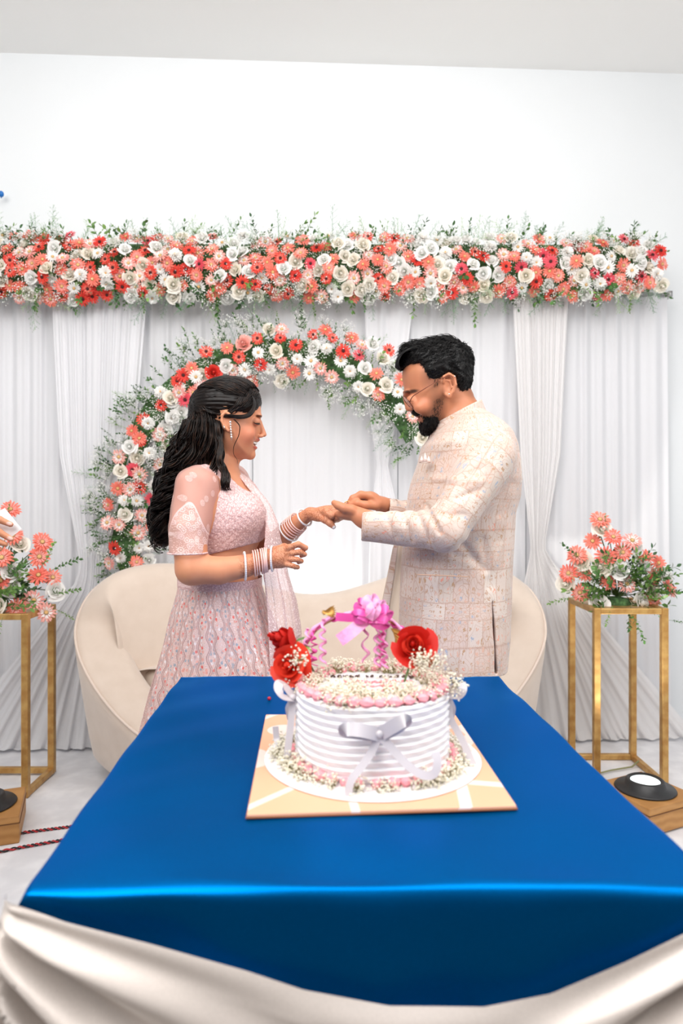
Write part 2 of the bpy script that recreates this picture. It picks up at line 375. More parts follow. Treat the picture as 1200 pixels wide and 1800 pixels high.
link('plain_cable', mb.mesh('plain_cable', simple('olive_cable', hexc(140, 140, 100), .5)), None, None, 'thin olive cable lying inside the base of the right gold stand', 'cable')

# ---------------------------------------------------------------- table and cloths
TZ = 0.78
NL, NR = Vector((-0.343, 0.745, TZ)), Vector((0.412, 0.745, TZ)); FL, FR = Vector((-0.386, 1.64, TZ)), Vector((0.376, 1.64, TZ))
def tq(u, v, off=0.0):
    p = NL.lerp(NR, u).lerp(FL.lerp(FR, u), v); return p
M_tw = simple('table_wood', hexc(120, 84, 56), 0.5, var=.2)
tab = empty('folding_table', (0.015, 1.19, 0), 'rectangular table hidden under the royal blue satin cloth', 'table')
mb = MB(); q = [tq(0.012, 0.015), tq(0.988, 0.015), tq(0.988, 0.985), tq(0.012, 0.985)]
mb.add([(p.x, p.y, TZ-0.004) for p in q]+[(p.x, p.y, TZ-0.03) for p in q], [(0, 1, 2, 3), (7, 6, 5, 4), (0, 4, 5, 1), (1, 5, 6, 2), (2, 6, 7, 3), (3, 7, 4, 0)])
link('tabletop', local(tab, mb).mesh('tabletop', M_tw, False), tab)
for u in (0.08, 0.92):
    for v_ in (0.08, 0.92):
        p = tq(u, v_); mb = MB(); mb.tube([(p.x, p.y, 0.0), (p.x, p.y, TZ-0.03)], 0.016, 12)
        link('leg', local(tab, mb).mesh('leg', M_blk), tab)
# blue satin: one sheet, top plus four drops; front drop sags in a catenary
def satin(name, deep, sheen, rough, sw, coat=0.0):
    t = NT(name); n = t.noise(2.6, 3); n2 = t.noise(420, 2)
    t.set(Base_Color=t.mix(n2, tuple(x*.82 for x in deep[:3])+(1,), deep), Roughness=rough)
    t.b.inputs['Sheen Weight'].default_value = sw; t.b.inputs['Sheen Tint'].default_value = sheen; t.b.inputs['Sheen Roughness'].default_value = 0.42
    t.b.inputs['Specular IOR Level'].default_value = 0.25
    t.b.inputs['Specular Tint'].default_value = sheen
    t.bump(n2, 0.15, 0.0005); return t.m
M_blue = satin('royal_blue_satin', hexc(0, 104, 176), hexc(0, 150, 230), 0.36, 0.4)
M_blue.node_tree.nodes['Principled BSDF'].inputs['Metallic'].default_value = 0.85
M_ivs = satin('ivory_satin', hexc(214, 204, 197), hexc(255, 250, 245), 0.40, 0.5)
M_ivs.node_tree.nodes['Principled BSDF'].inputs['Metallic'].default_value = 0.14
def top_w(x, y):
    k = 1+0.7*min(1, max(0, (max(abs(x-.05)-.24, abs(y-1.15)-.30))/.1))
    return 0.0012+k*0.0010*math.sin(19*x+7*y+2*math.sin(8*y))+k*0.0009*math.sin(31*y-12*x+2*math.sin(9*x))*(0.3+0.7*abs(math.sin(3*x+2*y)))
sagx = [-.343, -.29, -.2, -.1, -.04, .05, .15, .22, .3, .36, .412]
sagz = [.776, .757, .734, .706, .686, .669, .668, .682, .716, .745, .768]
def blue_v(u, v):
    # v 0..1 : front hem .. edge (.25) .. back edge (.82) .. back hem ; u 0..1 : left hem .. edge (.12) .. (.88) .. right hem
    uu = min(1, max(0, (u-.12)/.76)); su = max(0, .12-u)/.12; eu = max(0, u-.88)/.12
    vv = min(1, max(0, (v-.28)/.56)); sv = max(0, .28-v)/.28; ev = max(0, v-.84)/.16
    p = tq(uu, vv); x, y, z = p.x, p.y, TZ+0.001
    z += top_w(x, y)
    side = su if su > 0 else -eu
    if side != 0:
        a = abs(side); dr = 0.30*a; c = 1-math.exp(-a*14)
        x -= math.copysign(0.010*c+0.006*a*math.sin(14*y), side); z = TZ-dr+0.002
    if sv > 0:
        a = sv; c = 1-math.exp(-a*12)
        bz = interp(x, sagx, sagz)-0.02; y -= 0.010*c+0.004*a*math.sin(16*x+3*a)+0.003*a*math.sin(41*x); z = lerp(TZ+0.001, bz, a) if side == 0 else min(z, TZ-.02*a)
    if ev > 0:
        a = ev; c = 1-math.exp(-a*14); y += 0.008*c+0.003*a*math.sin(14*x); z = min(z, TZ-0.28*a+.002)
    return (x, y, z)
mb = MB(); mb.grid(blue_v, 150, 170)
o = link('tablecloth', mb.mesh('tablecloth', M_blue), None, None, 'royal blue satin cloth spread over the table top, under the cake', 'tablecloth')
# ivory satin swag pinned at the front corners, sagging in the middle and falling to the floor
def swag(u, v):
    x = lerp(-.372, .46, u); xs = min(max(x, -.343), .412)
    zt = interp(x, [-.372, -.355]+sagx+[.46], [.765, .777]+sagz+[.76])
    a = v**1.5; z = lerp(zt+0.001, 0.02, a); drop = zt-z
    # folds run from the pinned corners, curving inwards
    dl = math.hypot(x+.343, (z-.78)*1.0); dr = math.hypot(x-.412, (z-.775)*1.0)
    al = math.atan2(.785-z, x+.40); ar = math.atan2(.785-z, .47-x)
    w = min(1, drop/0.03)
    fo = 0.024*math.sin(al*27+2*math.sin(al*5))*math.exp(-max(0, (x+.343))*3.5)+0.024*math.sin(ar*24+1)*math.exp(-max(0, (.412-x))*3.5)
    fo += 0.013*math.sin((drop-0.25*(x-.08)**2)*60+1.2)*math.exp(-((x-.06)/.22)**2)
    y = 0.718-0.022*w*(0.4+0.6*min(1, drop/.3))-fo*w*min(1.5, .5+drop*5)
    if x < -.345: y += ((-.345-x)/.03)**2*0.05
    if x > .415: y += ((x-.415)/.045)**2*0.05
    return (x, y, z)
mb = MB(); mb.grid(swag, 170, 110)
link('table_skirt', mb.mesh('table_skirt', M_ivs), None, None, 'ivory satin table skirt swagged across the front of the table below the blue cloth', 'table skirt')
mb = MB(); mb.ball((0, 0, 0), 0.0042, 0, 12, 8); q = P(473, 1233, 1200*.42/(1233-883)); q.z = TZ+.0062
link('bead', mb.mesh('bead', simple('red_bead', hexc(170, 20, 50), .3)), None, q, 'tiny dark red bead on the blue cloth left of the cake', 'bead')
# ---------------------------------------------------------------- flowers
def petal_mat(name, c1, c2, ss=0.1):
    t = NT(name); oi = t.node('ShaderNodeObjectInfo'); n = t.noise(55, 3)
    f = t.math('ADD', t.math('MULTIPLY', oi.outputs['Random'], 0.65), t.math('MULTIPLY', n, 0.35))
    t.set(Base_Color=t.mix(f, c1, c2), Roughness=0.55); t.b.inputs['Specular IOR Level'].default_value = 0.3
    tr = t.node('ShaderNodeBsdfTranslucent', Color=t.mix(f, c1, c2)); mx = t.node('ShaderNodeMixShader', Fac=0.22)
    t.t.links.new(t.b.outputs[0], mx.inputs[1]); t.t.links.new(tr.outputs[0], mx.inputs[2]); t.t.links.new(mx.outputs[0], t.out.inputs[0])
    return t.m
PM = dict(coral=petal_mat('coral_petal', hexc(252, 128, 112), hexc(255, 158, 138)), red=petal_mat('deep_coral_petal', hexc(232, 66, 58), hexc(250, 100, 84)),
          pink=petal_mat('pale_pink_petal', hexc(254, 172, 164), hexc(255, 200, 188)), white=petal_mat('white_petal', hexc(252, 250, 246), hexc(255, 255, 253)),
          rosy=petal_mat('rose_pink_petal', hexc(238, 84, 104), hexc(248, 120, 128)), cream=petal_mat('cream_petal', hexc(250, 242, 226), hexc(255, 251, 243)))
M_eye = simple('dark_disc', hexc(70, 22, 20), 0.8); M_eyeg = simple('pale_disc', hexc(226, 178, 120), 0.8)
M_leaf = NT('leaf_green'); oi = M_leaf.node('ShaderNodeObjectInfo'); nn = M_leaf.noise(20, 2)
M_leaf.set(Base_Color=M_leaf.ramp(M_leaf.math('ADD', M_leaf.math('MULTIPLY', oi.outputs['Random'], .75), M_leaf.math('MULTIPLY', nn, .25)), [(0.1, hexc(44, 84, 46)), (0.5, hexc(78, 124, 58)), (0.95, hexc(138, 172, 88))]), Roughness=0.45); M_leaf = M_leaf.m
M_fern = NT('fern_green'); oi = M_fern.node('ShaderNodeObjectInfo')
M_fern.set(Base_Color=M_fern.ramp(oi.outputs['Random'], [(0.0, hexc(106, 148, 116)), (0.6, hexc(132, 168, 126)), (1.0, hexc(168, 196, 140))]), Roughness=0.6); M_fern = M_fern.m
M_stem = simple('stem_green', hexc(92, 122, 70), 0.6); M_gyp = simple('tiny_white_bloom', hexc(248, 248, 244), 0.7)
M_dkg = simple('floral_foam_green', hexc(70, 104, 60), 0.9, var=.5, vs=60)

def petal(mb, ang, L, W, lift, r0, z0, mat, tipw=0.75, seed=0):
    ca, sa = math.cos(ang), math.sin(ang); q = []
    for s, wd, zz in ((0, .35, 0), (.45, .9, .10), (.82, tipw, .10+lift*.3)):
        for k in (-1, 0, 1):
            x = r0+L*s; y = k*W*wd*.5; z = z0+L*(zz+lift*s)-(0.12*W if k == 0 else 0); q.append((x*ca-y*sa, x*sa+y*ca, z))
    x = r0+L; z = z0+L*(.04+lift*1.1); q.append((x*ca, x*sa, z))
    mb.add(q, [(0, 1, 4, 3), (1, 2, 5, 4), (3, 4, 7, 6), (4, 5, 8, 7), (6, 7, 9), (7, 8, 9)], mat)
def gerbera(name, pm, pm2, eye, r=0.036, seed=0):
    g = random.Random(seed); mb = MB()
    for ring, (n, L, lift, z) in enumerate(((16, r*.82, .0, 0), (15, r*.74, .14, .003), (15, r*.40, .35, .005))):
        for k in range(n):
            petal(mb, 2*math.pi*(k+.5*ring)/n+g.uniform(-.09, .09), L*g.uniform(.82, 1.08), r*(.215 if ring < 2 else .13), lift+g.uniform(-.1, .1), r*.17, z, 0 if ring < 2 else 1)
    mb.lathe([(r*.20, .002), (r*.19, .008), (r*.12, .0100), (r*.02, .009)], 12, mat=2)
    for k in range(12):
        a = k*math.pi/6; mb.ball((r*.18*math.cos(a), r*.18*math.sin(a), .0085), r*.035, 2 if eye is M_eye else 3, 4, 3)
    mb.tube([(0, 0, 0), (0.002, 0, -.05)], 0.0022, 5, 3)
    return mb.mesh(name, [pm, pm2, eye, M_stem])
def mum(name, pm, r=0.034, seed=0):
    g = random.Random(seed); mb = MB()
    for ring, (n, L, lift, z) in enumerate(((20, r*.82, .02, 0), (18, r*.76, .22, .003), (15, r*.62, .48, .006), (11, r*.46, .85, .009), (7, r*.3, 1.5, .012))):
        for k in range(n): petal(mb, 2*math.pi*(k+.5*ring)/n+g.uniform(-.1, .1), L*g.uniform(.85, 1.1), r*.24, lift+g.uniform(-.1, .1), r*.08, z, 0)
    mb.lathe([(r*.12, .004), (r*.10, .016), (r*.01, .018)], 8, mat=1)
    return mb.mesh(name, [pm, M_eyeg])
def rose(name, pm, r=0.028, seed=0, h=1.15, open_=1.0, leaf=True):
    g = random.Random(seed); mb = MB(); n = 15
    for k in range(n):
        s = (k+1)/n; a0 = k*2.4; rr = r*(.16+.72*s**1.1); hh = r*h*(1.05-.50*s); w_ = 1.5-.55*s
        def fn(u, v, a0=a0, rr=rr, hh=hh, w_=w_, s=s):
            a = a0+(u-.5)*2*w_; cur = v*v*(.10+.55*s*s*open_)
            e = 1-abs(2*u-1)**3*.55
            R = rr*(.45+.55*math.sin(min(1, v*1.1)*math.pi/2))+r*cur*.75
            z = hh*(v*e)-r*.30*max(0, v-.75)*4*s*s*.35
            R *= (1+.03*math.sin(u*9+k))*(1-.42*(1-s)**1.2*v*v)
            return (R*math.cos(a), R*math.sin(a), z-r*.2*s)
        mb.grid(fn, 7, 5, 0)
    mb.ball((0, 0, -r*.05), r*.34, 1, 8, 5); mb.ball((0, 0, r*h*.55), r*.20, 0, 8, 5, (1, 1, 1.6)); mb.tube([(0, 0, -r*.2), (0.002, 0, -r*1.6)], 0.002, 5, 1)
    if leaf:
        for k in range(5): petal(mb, k*1.257, r*.75, r*.3, -.5, r*.12, -r*.2, 1)
    return mb.mesh(name, [pm, M_stem])
def leafblade(mb, p, d, up, L, W, mat=0):
    p, d, up = Vector(p), Vector(d).normalized(), Vector(up); s = d.cross(up).normalized(); n = s.cross(d)
    q = [p, p+d*L*.35+s*W*.5+n*L*.04, p+d*L*.7+s*W*.42+n*L*.03, p+d*L-n*L*.08, p+d*L*.7-s*W*.42+n*L*.03, p+d*L*.35-s*W*.5+n*L*.04, p+d*L*.35, p+d*L*.7-n*L*.02]
    mb.add([tuple(a) for a in q], [(0, 1, 6), (0, 6, 5), (1, 2, 7, 6), (6, 7, 4, 5), (2, 3, 7), (7, 3, 4)], mat)
def sprig(name, L, nl, lw, ll, seed, mat=None, bend=.25):
    g = random.Random(seed); mb = MB(); c = [Vector((bend*L*math.sin(s*1.6)*math.cos(seed), bend*L*math.sin(s*1.6)*math.sin(seed), L*s)) for s in [i/8 for i in range(9)]]
    mb.tube(c, [.0017*(1-.6*i/8) for i in range(9)], 4, 1)
    for k in range(nl):
        s = .18+.82*k/(nl-1); i = min(7, int(s*8)); p = c[i].lerp(c[i+1], s*8-i); a = k*2.4+g.uniform(-.4, .4)
        d = Vector((math.cos(a), math.sin(a), .65+g.uniform(-.2, .5))); 
        if k == nl-1: d = Vector((.1, 0, 1))
        leafblade(mb, p, d, (0, 0, 1) if k < nl-1 else (0, 1, 0), ll*g.uniform(.75, 1.15), lw*g.uniform(.8, 1.1))
    return mb.mesh(name, [mat or M_leaf, M_stem])
def fern(name, L, seed):
    g = random.Random(seed); mb = MB(); mb.tube([(0, 0, 0), (0.004, 0.002, L*.5), (.012, 0, L)], [.0012, .001, .0004], 4, 0)
    for k in range(15):
        s = .15+.82*k/14; a0 = k*2.0; bl = L*.30*math.sin(min(1, (1.15-s)*1.3)*math.pi/2)*g.uniform(.7, 1.1); o = Vector((.012*s*s, 0, L*s))
        bd_ = Vector((math.cos(a0), math.sin(a0), .9)).normalized()
        mb.add([tuple(o), tuple(o+bd_*bl), tuple(o+Vector((.0008, .0008, .001)))], [(0, 1, 2)])
        for j in range(7):
            q = o+bd_*bl*(.15+.85*j/6); a = j*2.1; e = Vector((math.cos(a), math.sin(a), .5+g.random()*.6)).normalized()*L*.055
            sd = e.cross(Vector((g.uniform(-1, 1), g.uniform(-1, 1), .3))).normalized()*.0011
            mb.add([tuple(q-sd), tuple(q+sd), tuple(q+e)], [(0, 1, 2)])
    return mb.mesh(name, [M_fern], False)
def gyp(name, R, n, seed, br=0.0022):
    g = random.Random(seed); mb = MB(); 
    for k in range(n):
        d = Vector((g.gauss(0, 1), g.gauss(0, 1), abs(g.gauss(0, 1))+.5)).normalized(); q = d*R*g.uniform(.55, 1.1)
        mid = d*R*.4+Vector((g.uniform(-1, 1), g.uniform(-1, 1), 0))*R*.1
        sd = d.cross(Vector((1, .3, .2))).normalized()*.0004
        mb.add([tuple(-sd), tuple(sd), tuple(mid+sd), tuple(q), tuple(mid-sd)], [(0, 1, 2, 4), (4, 2, 3)], 1)
        mb.ball(q, br*g.uniform(.7, 1.25), 0, 5, 3)
    return mb.mesh(name, [M_gyp, M_stem])
MESH = dict(
    coral=[gerbera('coral_gerbera', PM['coral'], PM['pink'], M_eyeg, seed=1), gerbera('coral_gerbera', PM['coral'], PM['coral'], M_eyeg, .034, 2)],
    red=[gerbera('deep_coral_gerbera', PM['red'], PM['red'], M_eye, .034, 3), gerbera('deep_coral_gerbera', PM['red'], PM['coral'], M_eye, .032, 4)],
    pink=[gerbera('pale_pink_gerbera', PM['pink'], PM['white'], M_eyeg, .035, 5)],
    rosy=[gerbera('rose_pink_gerbera', PM['rosy'], PM['rosy'], M_eye, .035, 6)],
    daisy=[gerbera('white_gerbera', PM['white'], PM['white'], M_eyeg, .034, 7)],
    mum=[mum('white_chrysanthemum', PM['white'], .036, 8)],
    cream=[rose('cream_rose', PM['cream'], .029, 9, .85, .8), rose('cream_rose', PM['white'], .029, 10, .8, .8)],
    redrose=[rose('coral_rose', PM['red'], .030, 11)], pinkrose=[rose('pink_rose', PM['pink'], .030, 12)])
FNAME = dict(coral='gerbera', red='gerbera', pink='gerbera', rosy='gerbera', daisy='gerbera', mum='chrysanthemum', cream='rose', redrose='rose', pinkrose='rose')
SPR = [sprig('leaf_sprig', .13, 11, .016, .032, 1), sprig('leaf_sprig', .11, 9, .020, .030, 2), sprig('leaf_sprig', .15, 14, .012, .028, 3), sprig('leaf_sprig', .10, 8, .022, .034, 4)]
FRN = [fern('fern_sprig', .16, 1), fern('fern_sprig', .13, 2), fern('fern_sprig', .18, 3)]
GYP = [gyp('babys_breath', .055, 46, 1, .0026), gyp('babys_breath', .045, 36, 2, .0026), gyp('babys_breath', .06, 40, 3, .0028)]
TRAIL = [sprig('leaf_trail', .24, 20, .020, .032, 7, bend=.12), sprig('leaf_trail', .20, 16, .022, .034, 8, bend=.2)]
def place(mesh, name, root, pos, d, sc=1.0, spin=None, g=rnd):
    o = bpy.data.objects.new(name, mesh); COL.objects.link(o); o.parent = root; o.location = Vector(pos)-root.location
    q = Vector(d).to_track_quat('Z', 'Y') @ Quaternion((0, 0, 1), spin if spin is not None else g.uniform(0, 6.28))
    o.rotation_mode = 'QUATERNION'; o.rotation_quaternion = q; o.scale = (sc,)*3; return o
def flower(kind, root, pos, d, sc=1.0, g=rnd): return place(g.choice(MESH[kind]), FNAME[kind], root, pos, d, sc, g=g)
def outdir(dx, dy, g, k=.45): return Vector((dx+g.uniform(-k, k), -1.0, -dy+g.uniform(-k, k))).normalized()

# horizontal garland --------------------------------------------
g = random.Random(21); AG = 3.33
gar = empty('flower_garland', PB(560, 470, AG+.05), 'long straight garland of coral and white flowers along the top of the curtains', 'garland')
mb = MB(); mb.tube([PB(px, 472, AG+.055) for px in range(-60, 1141, 20)], .026, 12, flat=4.6); link('foam_base', local(gar, mb).mesh('foam_base', M_dkg), gar)
def ghalf(px): return interp(px, [0, 600, 1100, 1165], [56, 54, 50, 34])
pts = []
rows = []
for px in np.arange(-30, 1168, 13.2):
    for k in range(60):
        x = px+g.uniform(-9, 9); y = 470+g.uniform(-1, 1)*ghalf(x)
        if x > 1163: continue
        if all((x-a)**2+(y-b)**2 > 16.4**2 for a, b in pts): pts.append((x, y))
kinds = ['coral']*30+['red']*24+['pink']*13+['daisy']*7+['mum']*6+['cream']*30+['rosy']*4
kr = ['coral']*26+['red']*9+['pink']*16+['daisy']*12+['mum']*8+['cream']*24+['rosy']*15
for x, y in pts:
    e = (y-470)/60; k = g.choice(kr if x > 850 else kinds)
    flower(k, gar, PB(x, y, AG-.085+.07*e*e+g.uniform(-.02, .02)), outdir(.15*(1 if x > 1120 else 0), e*.75, g, .38), g.uniform(.95, 1.18), g)
for k in range(230):
    x = g.uniform(-30, 1150); up = g.random() < .45; y = 470+(-1 if up else 1)*g.uniform(.3, .9)*ghalf(x)
    place(g.choice(SPR), 'leaf_sprig', gar, PB(x, y, AG+g.uniform(-.04, .04)), Vector((g.uniform(-.8, .8), g.uniform(-.9, .1), (1 if up else -1)*g.uniform(.2, 1))), g.uniform(.55, .92), g=g)
for k in range(290):
    x = g.uniform(-30, 1150); up = g.random() < .5; y = 470+(-1 if up else 1)*g.uniform(.1, .95)*ghalf(x)
    place(g.choice(FRN), 'fern_sprig', gar, PB(x, y, AG+g.uniform(-.04, .05)), Vector((g.uniform(-.7, .7), g.uniform(-.6, .1), (1 if up else -1)*g.uniform(.2, 1))), g.uniform(.6, 1.0), g=g)
for k in range(260):
    x = g.uniform(-30, 1155); y = 470+g.uniform(-1, 1)*ghalf(x)*1.05; e = (y-470)/60
    place(g.choice(GYP), 'babys_breath', gar, PB(x, y, AG-.05), outdir(0, e, g, .7), g.uniform(.7, 1.1), g=g)
for x in (380, 832, 1112, 250, 640, 60, 530): place(g.choice(TRAIL), 'leaf_trail', gar, PB(x, 512, AG-.07), Vector((g.uniform(-.15, .15), -.1, -1)), .7 if x in (380, 832) else .5, g=g)

# curved arch ----------------------------------------------------
AA = 3.30; arch = empty('flower_arch', P(485, 900, AA), 'curved arch of coral and white flowers rising behind the couple', 'arch')
def apt(a, r): return 487+r*math.cos(a)*1.0, 897-r*math.sin(a)*(1.02 if math.sin(a) > 0 else 1.0)
mb = MB(); mb.tube([P(*apt(a, 275), AA+.045) for a in np.linspace(math.radians(27), math.radians(204), 60)], .060, 12, flat=.35, up=(0, 1, 0)); link('foam_base', local(arch, mb).mesh('foam_base', M_dkg), arch)
mb = MB(); fr_ = [P(*apt(a, 275), AA+.075) for a in np.linspace(math.radians(20), math.radians(200), 60)]
q = fr_[-1].copy(); q.z = 0.0; q.x += .0; fr_.append(q); mb.tube(fr_, .012, 8)
e0 = P(*apt(math.radians(20), 275), AA+.075); mb.tube([e0, (e0.x, e0.y, 0)], .012, 8)
link('metal_frame', local(arch, mb).mesh('metal_frame', simple('white_metal', hexc(225, 225, 225), .4)), arch)
Z1 = [(725,478,'red'),(798,465,'coral'),(857,452,'pinkrose'),(905,430,'red'),(985,430,'red'),(945,400,'cream'),(990,400,'pink'),(1100,418,'red'),(1143,402,'coral'),(1168,430,'red'),(840,495,'red'),(908,480,'daisy'),(972,473,'cream'),(1040,455,'red'),(1103,460,'cream'),(1148,468,'mum'),(673,535,'coral'),(748,550,'redrose'),(795,525,'cream'),(818,543,'pink'),(860,540,'daisy'),(917,522,'red'),(950,540,'mum'),(992,517,'pink'),(1045,503,'mum'),(1092,510,'daisy'),(1125,535,'pink'),(1030,548,'coral'),(1088,553,'daisy'),(1165,565,'pink'),(990,577,'cream'),(885,580,'coral'),(622,580,'red'),(630,603,'daisy'),(688,565,'daisy'),(708,597,'pink'),(650,645,'rosy'),(608,650,'cream'),(567,665,'red'),(565,620,'mum'),(605,710,'mum'),(637,690,'cream'),(523,730,'mum'),(490,780,'coral'),(560,768,'pink'),(465,755,'coral'),(505,715,'red')]
Z2 = [(5,475,'red'),(35,430,'coral'),(72,455,'pink'),(110,450,'cream'),(60,490,'rosy'),(165,473,'red'),(145,500,'cream'),(30,545,'mum'),(82,535,'cream'),(123,555,'coral'),(-3,510,'daisy'),(185,530,'cream'),(157,593,'cream'),(60,600,'mum'),(90,608,'cream'),(197,620,'daisy'),(130,627,'coral'),(208,577,'coral'),(205,678,'mum'),(250,705,'pink'),(285,780,'cream')]
Z3 = [(281,764,'pink'),(245,775,'red'),(263,797,'mum'),(241,805,'cream'),(280,816,'pink'),(245,833,'pink'),(269,853,'daisy'),(245,856,'red'),(265,877,'rosy'),(249,906,'pink'),(267,923,'coral'),(243,936,'pink'),(244,963,'mum'),(261,960,'mum'),(295,781,'cream'),(260,744,'mum'),(304,733,'cream'),(218,880,'mum'),(191,887,'coral'),(220,904,'cream'),(189,919,'pink'),(209,922,'pink'),(202,963,'red'),(213,981,'mum'),(193,990,'pink'),(240,988,'coral'),(262,985,'cream'),(210,803,'pink'),(212,828,'cream'),(233,826,'rosy'),(208,858,'coral'),(228,860,'pink'),(240,880,'daisy'),(228,785,'cream'),(290,755,'cream'),(300,700,'cream'),(322,660,'red'),(285,850,'pink'),(290,900,'cream'),(285,940,'red'),(315,690,'pink'),(340,690,'coral'),(355,660,'cream')]
L_ = [(x/2, 380+y/2, k) for x, y, k in Z1]+[(600+x/2, 380+y/2, k) for x, y, k in Z2]+Z3
for x, y, k in L_:
    a = math.atan2(897-y, x-487); r = math.hypot(x-487, 897-y); e = (r-280)/55
    flower(k, arch, P(x, y, AA-.075+.05*min(1, e*e)+g.uniform(-.015, .015)), outdir(.6*e*math.cos(a), -.6*e*math.sin(a), g, .28), g.uniform(1.0, 1.2)*(.92 if k in('mum',) else 1), g)
for k in range(280):
    a = math.radians(g.uniform(22, 206)); out = g.random() < .62; r = 275+(1 if out else -1)*g.uniform(.0, .95)*46; x, y = apt(a, r); s = 1 if out else -1
    place(g.choice(SPR), 'leaf_sprig', arch, P(x, y, AA+g.uniform(-.05, .02)), Vector((s*math.cos(a)+g.uniform(-.6, .6), g.uniform(-1.2, -.1), s*math.sin(a)+g.uniform(-.6, .6))), g.uniform(.40, .66), g=g)
for k in range(120):
    a = math.radians(g.uniform(22, 206)); out = g.random() < .4; r = 275+(1 if out else -1)*g.uniform(.4, 1)*46; x, y = apt(a, r); s = 1 if out else -1
    place(g.choice(FRN), 'fern_sprig', arch, P(x, y, AA+g.uniform(-.03, .03)), Vector((s*math.cos(a)+g.uniform(-.5, .5), g.uniform(-.5, 0), s*math.sin(a)+g.uniform(-.5, .5)-(.6 if not out else 0))), g.uniform(.4, .65), g=g)
for k in range(190):
    a = math.radians(g.uniform(24, 206)); r = 277+g.uniform(-1, 1)*56; x, y = apt(a, r); e = (r-275)/55
    place(g.choice(GYP), 'babys_breath', arch, P(x, y, AA-.045), outdir(e*math.cos(a), -e*math.sin(a), g, .6), g.uniform(.7, 1.0), g=g)
for x, y, dx, dz in ((555, 565, -.1, 1), (745, 735, .1, -1), (735, 700, -.8, -.8), (705, 690, -.5, -1), (435, 590, -.5, 1), (330, 640, -1, .5), (245, 720, -1, .3), (190, 910, -1, .3), (568, 680, .1, -1), (740, 760, -.3, -1)):
    place(g.choice(TRAIL), 'leaf_trail', arch, P(x, y, AA-.04), Vector((dx, -.1, dz)), .5, g=g)

# stand arrangements ---------------------------------------------
def bouquet(label, cx, cy, d0, flowers, seed, sprays, hang):
    g = random.Random(seed); base = P(cx, cy, d0); base.z = base.z
    root = empty('flower_arrangement', base, label, 'flowers', 'flower arrangements on the gold stands')
    mb = MB(); mb.lathe([(.02, .001), (.055, .001), (.056, .025), (.045, .042), (.01, .05)], 18); link('floral_foam', mb.mesh('floral_foam', M_dkg), root)
    fz = 0
    for px, py, k in flowers:
        h = (cy-py)/240; d = d0-.10+.10*abs(px-cx)/110+.04*h+g.uniform(-.02, .02)
        p = P(px, py, d); dr = Vector(((px-cx)/150, -.8, .25+h*.5))+Vector((g.uniform(-.3, .3), 0, g.uniform(-.25, .25)))
        flower(k, root, p, dr, g.uniform(1.22, 1.42), g)
        a = base+Vector((0, 0, .05)); b = p-dr.normalized()*.04; m = a.lerp(b, .55)+Vector((0, 0, .02)); mb = MB(); mb.tube([a, m, b], .0022, 5)
        link('stem', local(root, mb).mesh('stem', M_stem), root)
    for k in range(80):
        a = g.uniform(-1.9, 1.9); L = g.uniform(.03, .13); p = base+Vector((L*math.sin(a), g.uniform(-.10, .05), .03+L*.8*abs(math.cos(a))+g.uniform(0, .06)))
        place(g.choice(SPR), 'leaf_sprig', root, p, Vector((math.sin(a), g.uniform(-.8, .1), max(-.1, math.cos(a)))), g.uniform(.65, 1.05), g=g)
    for k in range(10):
        a = g.uniform(-1.5, 1.5); p = base+Vector((.08*math.sin(a), -.03, .1)); place(g.choice(FRN), 'fern_sprig', root, p, Vector((math.sin(a), -.3, math.cos(a))), g.uniform(.8, 1.1), g=g)
    for px, py, dx, dz, s in sprays: place(g.choice(TRAIL), 'leaf_trail', root, P(px, py, d0-.06), Vector((dx, -.15, dz)), s, g=g)
    for px, py, dx, dz, s in hang: place(g.choice(TRAIL), 'leaf_trail', root, P(px, py, d0-.16), Vector((dx, -.05, dz)), s, g=g)
    return root
R3 = [(340,105,'coral'),(305,215,'coral'),(410,195,'coral'),(220,290,'coral'),(370,295,'coral'),(460,275,'coral'),(575,300,'coral'),(645,330,'coral'),(265,385,'coral'),(180,385,'coral'),(380,425,'coral'),(240,485,'coral'),(620,400,'coral'),(705,465,'coral'),(615,520,'coral'),(480,440,'pink'),(355,155,'cream'),(530,240,'cream'),(245,320,'cream'),(345,360,'cream'),(450,370,'cream'),(570,340,'cream'),(165,440,'cream'),(690,400,'cream'),(620,470,'cream'),(335,540,'cream'),(560,540,'cream'),(510,215,'pink')]
bouquet('coral gerberas and cream roses with trailing leaves on the right gold stand', 1085, 1068, 3.035, [(940+x/3, 880+y/3, k) for x, y, k in R3], 5,
        [(1020, 985, -1, .55, .55), (1150, 1040, 1, -.1, .5), (1010, 1050, -1, -.35, .5), (1065, 930, .1, 1, .3), (1175, 1090, .9, -.2, .35)], [(1110, 1060, .1, -1, .62), (1080, 1060, -.3, -1, .42), (1130, 1062, .6, -.6, .4), (1105, 1070, 0.3, -1, .6)])
R8 = [(50,100,'coral'),(60,225,'coral'),(200,255,'coral'),(185,325,'coral'),(185,415,'coral'),(250,425,'coral'),(10,330,'coral'),(160,535,'pink'),(80,570,'coral'),(220,590,'pink'),(95,265,'cream'),(55,395,'cream'),(50,480,'cream'),(265,485,'cream'),(-40,300,'coral'),(-60,420,'cream'),(-30,500,'coral'),(-120,380,'coral'),(-110,500,'pink'),(-160,300,'cream'),(-90,220,'coral'),(-10,560,'cream'),(5,440,'coral')]
bouquet('coral and cream flower arrangement on the left gold stand, cut by the left edge', -10, 1068, 2.90, [(x/2.727, 860+y/2.727, k) for x, y, k in R8], 6,
        [(70, 1000, .35, 1, .62), (85, 1005, 1, .3, .6), (90, 1045, 1, .1, .55), (10, 910, .1, 1, .3)], [(5, 1085, -.1, -1, .5), (95, 1070, .9, -.6, .35)])
